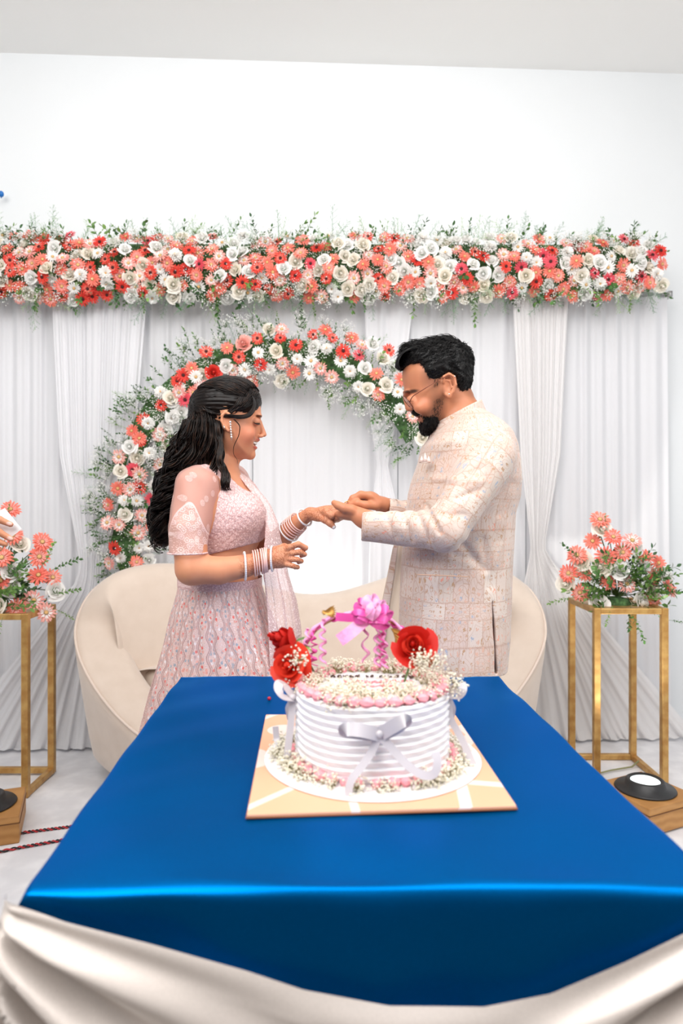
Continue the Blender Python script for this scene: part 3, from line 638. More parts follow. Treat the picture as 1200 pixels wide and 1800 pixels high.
# ---------------------------------------------------------------- cake
CX, CY, CZ = P(654, 1340, 1.103).x, 1.103, TZ+0.003
M_brd = NT('cake_board_print'); vo = M_brd.node('ShaderNodeTexVoronoi', Scale=9.0, Randomness=1.0); M_brd.t.links.new(M_brd.obj(), vo.inputs['Vector'])
f1 = M_brd.math('LESS_THAN', vo.outputs['Distance'], 0.26); vo2 = M_brd.node('ShaderNodeTexVoronoi', Scale=5.0, _feature='DISTANCE_TO_EDGE'); M_brd.t.links.new(M_brd.obj(), vo2.inputs['Vector'])
M_brd.set(Base_Color=M_brd.mix(M_brd.math('MULTIPLY', M_brd.math('MAXIMUM', f1, M_brd.math('LESS_THAN', vo2.outputs['Distance'], 0.03)), .85), hexc(226, 172, 138), hexc(232, 214, 208)), Roughness=0.35); M_brd = M_brd.m
board = empty('cake_board', (CX, CY, CZ), 'square gold-edged peach cake board with white blots on the blue cloth', 'board')
mb = MB(); zb = .005
bl = [P(433, 1441, 1200*.417/(1441-883)), P(908, 1425, 1200*.417/(1425-883)), P(800, 1262, 1200*.417/(1262-883)), P(467, 1262, 1200*.417/(1262-883))]
mb.add([(p.x, p.y, CZ+.001) for p in bl]+[(p.x, p.y, CZ+.007) for p in bl], [(3, 2, 1, 0), (4, 5, 6, 7), (0, 1, 5, 4), (1, 2, 6, 5), (2, 3, 7, 6), (3, 0, 4, 7)])
o = link('panel', local(board, mb).mesh('panel', [M_brd], False), board); bevel(o, .0015)
M_bedge = simple('board_edge', hexc(150, 92, 56), .6); mb = MB()
mb.tube([(p.x, p.y, CZ+.0022) for p in bl], .0016, 6, closed=True); link('edge_strip', local(board, mb).mesh('edge_strip', M_bedge), board)
M_wcard = simple('white_card', hexc(236, 232, 234), .5)
mb = MB(); mb.lathe([(.001, .0072), (.172, .0072), (.1735, .0085), (.172, .0098), (.001, .0098)], 72); link('cake_card', mb.mesh('cake_card', M_wcard), None, (CX, CY, CZ), 'round white card disc between the cake and the peach board', 'cake card')
CB = CZ+.0098; R0 = .124; HT = .112
M_cream = simple('whipped_cream', hexc(240, 238, 240), .55); M_cream.node_tree.nodes['Principled BSDF'].inputs['Subsurface Weight'].default_value = 0.15; M_cream.node_tree.nodes['Principled BSDF'].inputs['Subsurface Radius'].default_value = (.01, .008, .006)
M_pinkc = simple('pink_cream', hexc(255, 164, 174), .5); M_choc = simple('chocolate', hexc(74, 44, 30), .4); M_pinkg = simple('pink_gel', hexc(250, 150, 158), .35)
cake = empty('cake', (CX, CY, CB), 'round white ribbed cream cake with pink piping, writing and tiny flowers on the blue table', 'cake')
mb = MB()
def cb(u, v):
    a = 2*math.pi*u; z = HT*v; s = (z/.0112+0.25*math.sin(a*2)+.1*math.sin(5*a)) % 1.0
    r = R0-.004+.0052*(s**.6)*(1 if s < .86 else (1-s)/.14) + .0008*math.sin(a*9)+.0006*math.sin(a*23+z*300)
    r -= .004*max(0, v-.96)/.04
    return (r*math.cos(a), r*math.sin(a), z)
mb.grid(cb, 160, 120, closeu=True)
mb.grid(lambda u, v: ((R0-.008)*(1-v)*math.cos(2*math.pi*u), (R0-.008)*(1-v)*math.sin(2*math.pi*u), HT+.0006*math.sin(30*(1-v)*math.cos(6.28*u))), 90, 12, closeu=True)
link('cream_body', mb.mesh('cream_body', M_cream), cake)
def swirl(name, n, r, z, sc, col):     # piped shell border: each shell its own piece
    mb = MB()
    def fn(u, v):
        a = 2*math.pi*u; t_ = v; rr = sc*(math.sin(math.pi*min(1, t_*.93+.07)**.8))*(1+.16*math.cos(7*a+4*t_))
        return (rr*math.cos(a), sc*2.4*(t_-.45), rr*.85*math.sin(a)+sc*.35)
    mb.grid(fn, 21, 8, closeu=True); me = mb.mesh(name, col)
    for k in range(n):
        a = 2*math.pi*k/n+rnd.uniform(-.03, .03); o = link(name, me, cake, (r*math.cos(a), r*math.sin(a), z)); o.rotation_euler = (0, 0, a+rnd.uniform(-.25, .25)); o.scale = (rnd.uniform(.85, 1.15),)*3
swirl('cream_shell', 34, R0-.009, HT+.001, .0088, M_pinkc); swirl('cream_shell', 36, R0+.006, .003, .0082, M_pinkc); swirl('cream_shell', 30, R0-.027, HT, .0070, M_pinkc)
# writing in chocolate, a second line in pink gel
def script(word, x0, y0, w, h, mat, name, slant=.25, z=HT+.0022, r=.0013):
    G = {  # simple joined handwriting strokes in a unit box
     'n': [(0, 0), (.05, .9), (.1, .5), (.35, 1), (.6, .8), (.6, .05), (.9, .1)], 'a': [(.75, .9), (.3, 1), (.05, .5), (.25, .02), (.65, .2), (.75, .9), (.72, .1), (.98, .1)],
     'v': [(0, .9), (.3, .05), (.65, .95), (.95, .8)], 'e': [(.05, .45), (.75, .6), (.5, 1), (.1, .75), (.1, .15), (.5, 0), (.95, .25)], 'd': [(.7, .8), (.3, .95), (.05, .4), (.35, 0), (.7, .3), (.8, 1.9), (.72, .1), (1, .1)],
     'i': [(.2, .9), (.3, .1), (.8, .15)], 's': [(.8, .85), (.35, 1), (.3, .6), (.75, .35), (.5, 0), (.05, .15)], 'm': [(0, 0), (.05, .9), (.08, .4), (.25, 1), (.42, .7), (.42, .1), (.5, .7), (.65, 1), (.8, .7), (.8, .05), (1, .1)],
     'r': [(.05, 0), (.1, .9), (.15, .6), (.5, 1), (.85, .75)], 'y': [(0, .9), (.15, .2), (.5, .1), (.75, .9), (.6, -.6), (.1, -.9), (.9, .1)], '8': [(.7, .8), (.3, 1), (.2, .65), (.7, .3), (.4, 0), (.1, .25), (.8, .8)], ' ': []}
    cw = w/len(word)
    for i, ch in enumerate(word):
        s = G[ch]
        if not s: continue
        cx_, cy_ = x0+i*cw, y0; p3 = np.array([(cx_+cw*(.05+.85*a+slant*b*.3), cy_+h*b, z) for a, b in s])
        tt = np.linspace(0, 1, 26); t0 = np.linspace(0, 1, len(p3)); c = np.stack([np.interp(tt, t0, p3[:, k]) for k in range(3)], 1)
        for _ in range(2): c[1:-1] = (c[:-2]+c[2:]+2*c[1:-1])/4
        mb = MB(); mb.tube(c, r, 6); link(name, mb.mesh(name, mat), cake)
script('naved', -.068, .043, .050, .009, M_choc, 'letter'); script('is', -.010, .045, .016, .008, M_choc, 'letter'); script('missy', .014, .043, .060, .009, M_choc, 'letter')
for x0, y0, w_ in ((-.045, .018, .03), (-.012, .012, .03), (.022, .018, .045), (-.02, -.012, .06), (-.05, -.03, .03), (.03, -.03, .03), (-.01, -.038, .03)):
    mb = MB(); c = [(x0+w_*s, y0+.004*math.sin(s*17+x0*90), HT+.0022) for s in np.linspace(0, 1, 24)]; mb.tube(c, [.0016+.0008*math.sin(i) for i in range(24)], 6); link('gel_stroke', mb.mesh('gel_stroke', M_pinkg), cake)
# baby's breath on cake: rim ring and foot ring
gg = random.Random(9); M_gypc = simple('ivory_bloom', hexc(238, 232, 212), .7); M_gst = simple('olive_stem', hexc(156, 150, 98), .7)
def gypc(seed, R, n):
    me = gyp('babys_breath', R, n, seed, .0022); me.materials[0] = M_gypc; me.materials[1] = M_gst; return me
GC = [gypc(31, .024, 22), gypc(32, .028, 24), gypc(33, .020, 16)]
for k in range(210):
    a = gg.uniform(0, 2*math.pi); r = R0-.024+gg.gauss(0, .011)
    if math.sin(a) < -.1 and gg.random() < .55: r -= gg.uniform(0, .06)
    d = Vector((.6*math.cos(a)+gg.uniform(-.7, .7), .6*math.sin(a)+gg.uniform(-.7, .7), .8)); p = Vector((r*math.cos(a), r*math.sin(a), HT-.001))+Vector((CX, CY, CB))
    place(gg.choice(GC), 'babys_breath', cake, p, d, gg.uniform(.55, .95), g=gg)
for k in range(165):
    a = gg.uniform(0, 2*math.pi); r = R0+.008+gg.uniform(0, .015)
    if -2.3 < a-2*math.pi < -.9 and gg.random() < .35: continue
    place(gg.choice(GC), 'babys_breath', cake, Vector((CX+r*math.cos(a), CY+r*math.sin(a), CB+.001)), Vector((math.cos(a)*.8+gg.uniform(-.5, .5), math.sin(a)*.8+gg.uniform(-.5, .5), .9)), gg.uniform(.55, 1.0), g=gg)
# satin ribbons
M_rib = simple('grey_satin_ribbon', hexc(204, 198, 202), .25); M_rib.node_tree.nodes['Principled BSDF'].inputs['Sheen Weight'].default_value = .4
def ribbon(pts, w, name, root, mat, up=(0, -1, 0), wx=None, th=.0004):
    n = 40; c0 = np.array([tuple(p) for p in pts], float); tt = np.linspace(0, 1, n); t0 = np.linspace(0, 1, len(c0)); c = np.stack([np.interp(tt, t0, c0[:, k]) for k in range(3)], 1)
    for _ in range(10): c[1:-1] = (c[:-2]+c[2:]+2*c[1:-1])/4
    t_ = np.gradient(c, axis=0); t_ /= np.linalg.norm(t_, axis=1)[:, None]+1e-9; upv = np.array(up, float)
    sd = np.cross(t_, upv); sd /= np.linalg.norm(sd, axis=1)[:, None]+1e-9
    if wx is not None: sd = sd*np.cos(wx(tt))[:, None]+np.cross(t_, sd)*np.sin(wx(tt))[:, None]
    nn = np.cross(sd, t_)*th; v = np.concatenate([c-sd*w/2-nn, c+sd*w/2-nn, c+sd*w/2+nn, c-sd*w/2+nn]); f = []
    for i in range(n-1):
        for k in range(4): l = (k+1) % 4; f.append((k*n+i, l*n+i, l*n+i+1, k*n+i+1))
    f += [(0, n, 2*n, 3*n), (n-1, 4*n-1, 3*n-1, 2*n-1)]
    mb = MB(); mb.add(v, f); return link(name, autosmooth(local(root, mb).mesh(name, mat), 50), root)
yf = CY-R0-.010
def Q(px, py, d=yf): return P(px, py, d)
bow = empty('ribbon_bow', Q(668, 1290), 'grey satin ribbon bow on the front of the white cake', 'bow')
ribbon([Q(665, 1291), Q(640, 1284, yf-.010), Q(612, 1281, yf-.018), Q(604, 1283, yf-.012), Q(608, 1286, yf-.006), Q(640, 1289, yf-.002), Q(665, 1291)], .019, 'loop', bow, M_rib, up=(0, -1, .2), wx=lambda t_: .35*np.sin(t_*3.1))
ribbon([Q(668, 1290), Q(690, 1277, yf-.012), Q(708, 1266, yf-.022), Q(715, 1266, yf-.016), Q(706, 1273, yf-.008), Q(690, 1283, yf-.003), Q(670, 1291)], .019, 'loop', bow, M_rib, up=(0, -1, .2), wx=lambda t_: -.35*np.sin(t_*3.1))
ribbon([Q(665, 1292), Q(655, 1320), Q(634, 1350, yf-.012), Q(616, 1370, yf-.02), Q(610, 1395, .945), Q(622, 1417, .945), Q(640, 1418, .952)], .011, 'tail', bow, M_rib, up=(0, -1, .35))
ribbon([Q(668, 1291), Q(690, 1318), Q(720, 1350, yf-.012), Q(745, 1365, yf-.018), Q(765, 1362, yf-.02), Q(770, 1340, yf-.016), Q(765, 1322, yf-.010)], .012, 'tail', bow, M_rib, up=(0, -1, .35))
mb = MB(); mb.ball(Q(667, 1291, yf-.002), .0055, 0, 10, 8, (1, .7, 1)); link('knot', local(bow, mb).mesh('knot', M_rib), bow)
for sx, lab in ((-1, 'small grey satin ribbon bow at the left top edge of the cake'), (1, 'small grey satin ribbon bow at the right top edge of the cake')):
    x0 = 512 if sx < 0 else 790; dd = CY-.02; b2 = empty('ribbon_bow', P(x0, 1222, dd), lab, 'bow')
    T = lambda a, b, c=0: P(x0+sx*a, b, dd-c)
    ribbon([T(-4, 1225), T(12, 1205), T(22, 1198, .01), T(24, 1212, .02), T(14, 1226, .02), T(-2, 1228)], .014, 'loop', b2, M_rib, up=(.3, -.6, 1))
    ribbon([T(-2, 1228), T(0, 1262, .01), T(4 if sx < 0 else 22, 1300, .02), T(10 if sx < 0 else 42, 1345, .03)], .011, 'tail', b2, M_rib, up=(0, -1, .2))
    ribbon([T(-2, 1228, -.01), T(6, 1245, -.02), T(2, 1265, -.03)], .010, 'tail', b2, M_rib, up=(0, -1, .2))
    mb = MB(); mb.ball(P(x0+sx*-2, 1226, dd-.003), .0055, 0, 10, 8); link('knot', local(b2, mb).mesh('knot', M_rib), b2)
b3 = empty('ribbon_curl', P(484, 1285, CY+.03), 'short curled grey ribbon end standing on the board left of the cake', 'ribbon')
ribbon([P(484, 1277, CY+.03), P(486, 1300, CY+.03), P(492, 1312, CY+.01)], .010, 'strip', b3, M_rib, up=(0, -1, .2))
# wire handle with pink ribbon
M_wire = simple('gold_wire', hexc(196, 158, 104), .35, .6)
hd = CY+.045; hb = link('handle', None, cake, (0, 0, 0)); hb.empty_display_size = .05
arc = [(519, 1215), (522, 1180), (532, 1140), (552, 1106), (580, 1088), (620, 1079), (655, 1079), (690, 1093), (712, 1117), (728, 1145), (736, 1180), (738, 1215)]
for off in (0, .006):
    mb = MB(); mb.tube(sm([P(x+off*300, y+off*300, hd+off) for x, y in arc]), .0018, 6); link('wire', local(cake, mb).mesh('wire', M_wire), hb)
M_pr = simple('pink_ribbon', hexc(236, 92, 176), .25); M_pr2 = simple('pale_pink_ribbon', hexc(248, 164, 212), .3, var=.12, vs=160)
cA = sm([P(x, y, hd) for x, y in arc[1:9]], 120); tA = np.linspace(0, 1, 120)
sp = cA+.0045*np.stack([np.cos(tA*46)*.6, np.sin(tA*46), np.cos(tA*46)], 1); mb = MB(); mb.tube(sp, .0040, 6, flat=.35); link('wound_ribbon', local(cake, mb).mesh('wound_ribbon', M_pr), hb)
mb = MB(); mb.tube(cA+np.array((0, -.004, .003)), [.0048+.0012*math.sin(i*.4) for i in range(120)], 6, flat=.6); link('wound_ribbon', local(cake, mb).mesh('wound_ribbon', M_pr2), hb)
for x, y, n_ in ((540, 1105, 4), (551, 1108, 5), (568, 1088, 4), (642, 1086, 2.5), (672, 1094, 4.5), (664, 1094, 4), (676, 1112, 3)):
    h_ = .006; L = 120; zz = [(i/(L-1)) for i in range(L)]; ln = 62 if y > 1100 else 78
    c = [P(x, y+ln*s, hd-.012)+Vector((.0052*math.cos(s*n_*6.28)*min(1, s*3), .0052*math.sin(s*n_*6.28), 0)) for s in zz]
    mb = MB(); mb.tube(c, .0030, 5, flat=.3); link('curled_ribbon', local(cake, mb).mesh('curled_ribbon', M_pr if n_ > 4 else M_pr2), hb)
for x, y in ((577, 1076), (697, 1101)):
    for k in range(6):
        mb = MB(); p = P(x, y, hd-.006); a = -.5+k*.25+(.9 if x > 600 else 0); leafblade(mb, p-Vector((.012*math.cos(a), 0, .008*math.sin(a))), (math.cos(a)*(1 if x < 600 else 1), -.2, math.sin(a)*(1 if x < 600 else -1)), (0, -1, .2), .026, .007)
        link('gold_leaf', local(cake, mb).mesh('gold_leaf', simple('gold_leaf', hexc(196, 146, 74), .35, .5)), hb)
pb = empty('pink_bow', P(645, 1085, hd-.015), 'big pink ribbon bow tied on top of the cake handle', 'bow')
T = lambda a, b, c=0: P(a, b, hd-.015-c)
for k_, (ang, L_r, m, wd) in enumerate(((2.15, .030, M_pr, .017), (1.45, .034, M_pr2, .018), (.95, .032, M_pr2, .018), (.35, .034, M_pr, .018), (-.25, .030, M_pr, .016), (2.9, .024, M_pr, .016), (1.15, .024, M_pr2, .016))):
    c0_ = T(648, 1086, .004*k_*.5); dx_, dz_ = math.cos(ang), math.sin(ang); nx_, nz_ = -dz_, dx_
    lp = [c0_+Vector((dx_*a_*L_r+nx_*b_*L_r, -.006*math.sin(a_*3)-.002*k_, dz_*a_*L_r+nz_*b_*L_r)) for a_, b_ in ((0, 0), (.4, .16), (.85, .22), (1.05, 0), (.85, -.22), (.4, -.16), (0, 0))]
    ribbon(lp, wd, 'loop', pb, m, up=(nx_*1.0, .25, nz_*1.0), wx=lambda t_: 1.25+.25*np.sin(t_*6))
ribbon([T(648, 1084), T(636, 1094, .014), T(618, 1110, .018), T(596, 1126, .02)], .021, 'tail', pb, M_pr2, up=(0, -1, 0), wx=lambda t_: .4*np.sin(t_*3))
ribbon([T(640, 1084), T(615, 1086, .006), T(590, 1084, .006)], .014, 'tail', pb, M_pr, up=(0, -1, 0))
mb = MB(); mb.ball(T(648, 1085, .006), .005, 0, 10, 8, (1, .8, 1)); link('knot', local(pb, mb).mesh('knot', M_pr), pb)
# red roses
M_redp = petal_mat('red_rose_petal', hexc(190, 26, 18), hexc(220, 44, 30)); M_redp2 = petal_mat('scarlet_rose_petal', hexc(222, 52, 34), hexc(236, 70, 48))
RR = dict(bud=rose('red_rose', M_redp, .019, 41, 1.9, .25), full=rose('red_rose', M_redp, .030, 42, 1.1, 1.2), left=rose('red_rose', M_redp2, .028, 43, 1.05, 1.3), inner=rose('red_rose', M_redp2, .017, 44, 1.2, .7, leaf=False))
def redrose(kind, px, py, d, dr, sc, label):
    root = empty('red_rose', P(px, py, d), label, 'rose'); place(RR[kind], 'bloom', root, P(px, py, d), dr, sc)
    if kind == 'full': place(RR['inner'], 'heart', root, P(px, py, d)+Vector(dr).normalized()*.010, dr, .85)
    a = P(px, py, d)-Vector(dr).normalized()*.02; mb = MB(); e = Vector((lerp(a.x, CX, .25), a.y+.01, CB+HT-.006)); mb.tube(sm([a, a.lerp(e, .5)+Vector((0, .01, -.005)), e], 14), .0018, 6); link('stem', local(root, mb).mesh('stem', M_stem), root)
    mb = MB()
    for k in (-1, 1): leafblade(mb, a, (k*.7, -.5, -.1), (0, 0, 1), .022, .012)
    link('leaf', local(root, mb).mesh('leaf', M_leaf), root); return root
redrose('bud', 512, 1130, CY+.02, (-.75, -.35, .35), 1.25, 'red rose bud pointing left, upper one beside the cake handle')
redrose('left', 511, 1168, CY-.0, (-.35, -1, .15), .95, 'open scarlet rose at the left rim of the cake')
redrose('full', 727, 1137, CY-.01, (-.15, -.9, .45), .92, 'big open red rose at the right rim of the cake')
for x, y, n_ in ((528, 1162, 5), (745, 1160, 10), (765, 1165, 8), (800, 1205, 5), (733, 1168, 6)):
    for k in range(3): place(gg.choice(GC), 'babys_breath', cake, P(x+gg.uniform(-6, 6), y+gg.uniform(-4, 4), CY-.05), Vector((gg.uniform(-.5, .5), -1, gg.uniform(0, .8))), .8, g=gg)
# ---------------------------------------------------------------- implicit bodies: smooth union of primitives, extracted as one continuous surface
class Prim:
    def __init__(s, fn, lo, hi, op='add', k=0.0): s.fn = fn; s.lo = np.array(lo, float); s.hi = np.array(hi, float); s.op = op; s.k = k
def ell(c, r, R=None, op='add', k=0.01):
    c = np.array(tuple(c)); r = np.array(r, float); Rm = np.array(R.to_matrix() if hasattr(R, 'to_matrix') else R) if R is not None else np.eye(3)
    def fn(X, Y, Z):
        x, y, z = X-c[0], Y-c[1], Z-c[2]
        a = Rm[0, 0]*x+Rm[1, 0]*y+Rm[2, 0]*z; b = Rm[0, 1]*x+Rm[1, 1]*y+Rm[2, 1]*z; d = Rm[0, 2]*x+Rm[1, 2]*y+Rm[2, 2]*z
        k0 = np.sqrt((a/r[0])**2+(b/r[1])**2+(d/r[2])**2); k1 = np.sqrt((a/r[0]**2)**2+(b/r[1]**2)**2+(d/r[2]**2)**2)+1e-6
        return k0*(k0-1)/k1
    e = np.abs(Rm)@r; return Prim(fn, c-e, c+e, op, k)
def cap(a, b, ra, rb, op='add', k=0.01, flat=None):
    a = np.array(tuple(a)); b = np.array(tuple(b)); d = b-a; L2 = d@d
    def fn(X, Y, Z):
        x, y, z = X-a[0], Y-a[1], Z-a[2]; h = np.clip((x*d[0]+y*d[1]+z*d[2])/L2, 0, 1)
        return np.sqrt((x-h*d[0])**2+(y-h*d[1])**2+(z-h*d[2])**2)-(ra+(rb-ra)*h)
    m = max(ra, rb); return Prim(fn, np.minimum(a, b)-m, np.maximum(a, b)+m, op, k)
def chain(pts, rs, k=0.01, op='add'):
    return [cap(pts[i], pts[i+1], rs[i], rs[i+1], op, k if i == 0 else min(k, 0.006)) for i in range(len(pts)-1)]
def loft(rows, zs_lo=None, ex=2.0, op='add', k=0.01, endr=0.01):
    # rows (z, cx, cy, rx, ry), any order
    rows = sorted(rows); z_ = np.array([r[0] for r in rows]); q = [np.array([r[i] for r in rows]) for i in range(1, 5)]
    def fn(X, Y, Z):
        cx, cy, rx, ry = [np.interp(Z, z_, a) for a in q]
        u = np.abs((X-cx)/rx); v = np.abs((Y-cy)/ry); g = (u**ex+v**ex)**(1/ex)
        gl = np.sqrt((u/rx)**2+(v/ry)**2)/(np.sqrt(u*u+v*v)+1e-6)
        d = (g-1)/(gl+1e-6); e = np.maximum(Z-z_[-1], z_[0]-Z)
        return np.maximum(d, e+0*d)
    lo = [min(q[0]-q[2]), min(q[1]-q[3]), z_[0]]; hi = [max(q[0]+q[2]), max(q[1]+q[3]), z_[-1]]
    return Prim(fn, lo, hi, op, k)
def poly2(pts):     # signed distance to polygon in the x-z plane
    p = np.array(pts, float)
    def fn(X, Z):
        d = np.full(np.broadcast(X, Z).shape, 1e9); s = np.ones(d.shape); n = len(p)
        for i in range(n):
            a = p[i]; b = p[i-1]; e = b-a; wx = X-a[0]; wz = Z-a[1]; h = np.clip((wx*e[0]+wz*e[1])/(e@e+1e-12), 0, 1)
            d = np.minimum(d, (wx-e[0]*h)**2+(wz-e[1]*h)**2)
            c1 = (Z >= a[1]) & (Z < b[1]); c2 = (Z < a[1]) & (Z >= b[1]); cr = e[0]*wz-e[1]*wx
            s = np.where((c1 & (cr > 0)) | (c2 & (cr < 0)), -s, s)
        return np.sqrt(d)*s
    return fn, p
def smoothpoly(pts, it=2):
    p = np.array(pts, float)
    for _ in range(it):
        q = np.roll(p, -1, 0); p = np.stack([.75*p+.25*q, .25*p+.75*q], 1).reshape(-1, 2)
    return p
def inflate(pts, yc, W, R, p_front=0.6, p_back=0.5, face=1, xm=0, span=0.05, op='add', k=0.01):
    # profile silhouette given exactly, inflated sideways: half width grows from the silhouette inwards
    f2, p = poly2(pts)
    def fn(X, Y, Z):
        sh = np.broadcast(X, Z).shape; d = -f2(X, Z); u = np.clip(d/R, 0, 1); w = np.clip(((X-xm)*face)/span*.5+.5, 0, 1)
        pw = p_back+(p_front-p_back)*w
        hwid = W*np.power(np.sqrt(1-(1-u)**2)+1e-9, pw*2)
        lat = np.abs(Y-yc)-hwid; out = np.where(d < 0, np.sqrt(np.maximum(0, np.abs(Y-yc)-0)**2+d*d), lat*0.75)
        return np.where(d < 0, out, np.maximum(lat*.75, -d))
    lo = [p[:, 0].min(), yc-W, p[:, 1].min()]; hi = [p[:, 0].max(), yc+W, p[:, 1].max()]
    return Prim(fn, lo, hi, op, k)
def prism(pts, y0, y1, op='sub', k=0.004):
    f2, p = poly2(pts)
    def fn(X, Y, Z): return np.maximum(f2(X, Z)+0*Y, np.maximum(y0-Y, Y-y1)+0*X)
    return Prim(fn, [p[:, 0].min(), y0, p[:, 1].min()], [p[:, 0].max(), y1, p[:, 1].max()], op, k)
def halfspace(pt, n, lo, hi, op='sub', k=0.003):      # removes the side n points to
    pt = np.array(tuple(pt)); n = np.array(tuple(n), float); n /= np.linalg.norm(n)
    return Prim(lambda X, Y, Z: -((X-pt[0])*n[0]+(Y-pt[1])*n[1]+(Z-pt[2])*n[2]), lo, hi, op, k)
def extract(prims, cell, blk=40):
    add = [p for p in prims if p.op == 'add']; lo = np.min([p.lo for p in add], 0)-3*cell; hi = np.max([p.hi for p in add], 0)+3*cell
    n = np.ceil((hi-lo)/cell).astype(int); NX, NY, NZ = (n+8); VV = []; ID = []; QU = []
    for bi in range(0, n[0], blk):
        for bj in range(0, n[1], blk):
            for bk in range(0, n[2], blk):
                b0 = np.array((bi, bj, bk)); plo = lo+(b0-1)*cell; phi = lo+(b0+blk+2)*cell; act = []
                for p in prims:
                    m = p.k+2*cell
                    if np.all(p.lo-m < phi) and np.all(p.hi+m > plo): act.append(p)
                if not any(p.op == 'add' for p in act): continue
                ax = [lo[d]+(b0[d]-1+np.arange(blk+3))*cell for d in range(3)]
                X, Y, Z = ax[0][:, None, None], ax[1][None, :, None], ax[2][None, None, :]
                f = np.full((blk+3,)*3, 1.0)
                for p in act:
                    m = p.k+2*cell; sl = []
                    for d in range(3):
                        i0 = max(0, int((p.lo[d]-m-ax[d][0])/cell)); i1 = min(blk+3, int((p.hi[d]+m-ax[d][0])/cell)+2); sl.append(slice(i0, max(i0, i1)))
                    if any(s.stop <= s.start for s in sl): continue
                    g = p.fn(X[sl[0]], Y[:, sl[1]], Z[:, :, sl[2]]); sub = f[sl[0], sl[1], sl[2]]
                    if p.op == 'add':
                        h = np.maximum(p.k-np.abs(sub-g), 0)/max(p.k, 1e-9); f[sl[0], sl[1], sl[2]] = np.minimum(sub, g)-h*h*p.k/4
                    else:
                        g = -g; h = np.maximum(p.k-np.abs(sub-g), 0)/max(p.k, 1e-9); f[sl[0], sl[1], sl[2]] = np.maximum(sub, g)+h*h*p.k/4
                ins = f < 0
                if not ins.any() or ins.all(): continue
                C = blk+2; cnt = np.zeros((C,)*3, int)
                for dx in (0, 1):
                    for dy in (0, 1):
                        for dz in (0, 1): cnt += ins[dx:dx+C, dy:dy+C, dz:dz+C]
                mix = (cnt > 0) & (cnt < 8)
                if not mix.any(): continue
                I = np.argwhere(mix); acc = np.zeros((len(I), 3)); num = np.zeros(len(I))
                cr = [(0, 0, 0), (1, 0, 0), (0, 1, 0), (1, 1, 0), (0, 0, 1), (1, 0, 1), (0, 1, 1), (1, 1, 1)]
                fv = [f[I[:, 0]+c[0], I[:, 1]+c[1], I[:, 2]+c[2]] for c in cr]
                for a, b in ((0, 1), (2, 3), (4, 5), (6, 7), (0, 2), (1, 3), (4, 6), (5, 7), (0, 4), (1, 5), (2, 6), (3, 7)):
                    fa, fb = fv[a], fv[b]; x = (fa < 0) != (fb < 0); t = np.where(x, fa/(fa-fb+1e-20), 0)
                    pa_ = np.array(cr[a]); pb_ = np.array(cr[b]); acc += np.where(x[:, None], pa_+(pb_-pa_)*t[:, None], 0); num += x
                V = acc/num[:, None]+I; pos = lo+(b0-1+V)*cell
                gi = I+b0-1+2; gid = (gi[:, 0]*NY+gi[:, 1])*NZ+gi[:, 2]; VV.append(pos); ID.append(gid)
                for d in range(3):
                    o = [(1, 2), (2, 0), (0, 1)][d]; s0 = ins[1:blk+1, 1:blk+1, 1:blk+1]; sh = [slice(1, blk+1)]*3; sh[d] = slice(2, blk+2); s1 = ins[tuple(sh)]
                    E = np.argwhere(s0 != s1)
                    if not len(E): continue
                    E = E+1; flip = ins[E[:, 0], E[:, 1], E[:, 2]]; g_ = E+b0-1+2; e1 = np.zeros(3, int); e1[o[0]] = 1; e2 = np.zeros(3, int); e2[o[1]] = 1
                    def key(q): return (q[:, 0]*NY+q[:, 1])*NZ+q[:, 2]
                    q = np.stack([key(g_-e1-e2), key(g_-e2), key(g_), key(g_-e1)], 1); q[~flip] = q[~flip][:, ::-1]; QU.append(q)
    V = np.concatenate(VV); I = np.concatenate(ID); Q_ = np.concatenate(QU); u, ix = np.unique(I, return_index=True)
    Q2 = np.searchsorted(u, Q_); ok = np.all(u[np.minimum(Q2, len(u)-1)] == Q_, 1); return V[ix], Q2[ok]
def vnormals(V, Q_):
    a = V[Q_[:, 2]]-V[Q_[:, 0]]; b = V[Q_[:, 3]]-V[Q_[:, 1]]; n = np.cross(a, b); N_ = np.zeros_like(V)
    for k in range(4):
        for d in range(3): N_[:, d] += np.bincount(Q_[:, k], n[:, d], len(V))
    return N_/(np.linalg.norm(N_, axis=1)[:, None]+1e-12)
def relax(V, Q_, it=2, s=.5):
    V = V.copy()
    for _ in range(it):
        S = np.zeros_like(V); c = np.zeros(len(V))
        for a, b in ((0, 1), (1, 2), (2, 3), (3, 0)):
            for x, y in ((a, b), (b, a)):
                c += np.bincount(Q_[:, x], minlength=len(V))
                for d in range(3): S[:, d] += np.bincount(Q_[:, x], V[Q_[:, y], d], len(V))
        V += s*(S/np.maximum(c, 1)[:, None]-V)
    return V
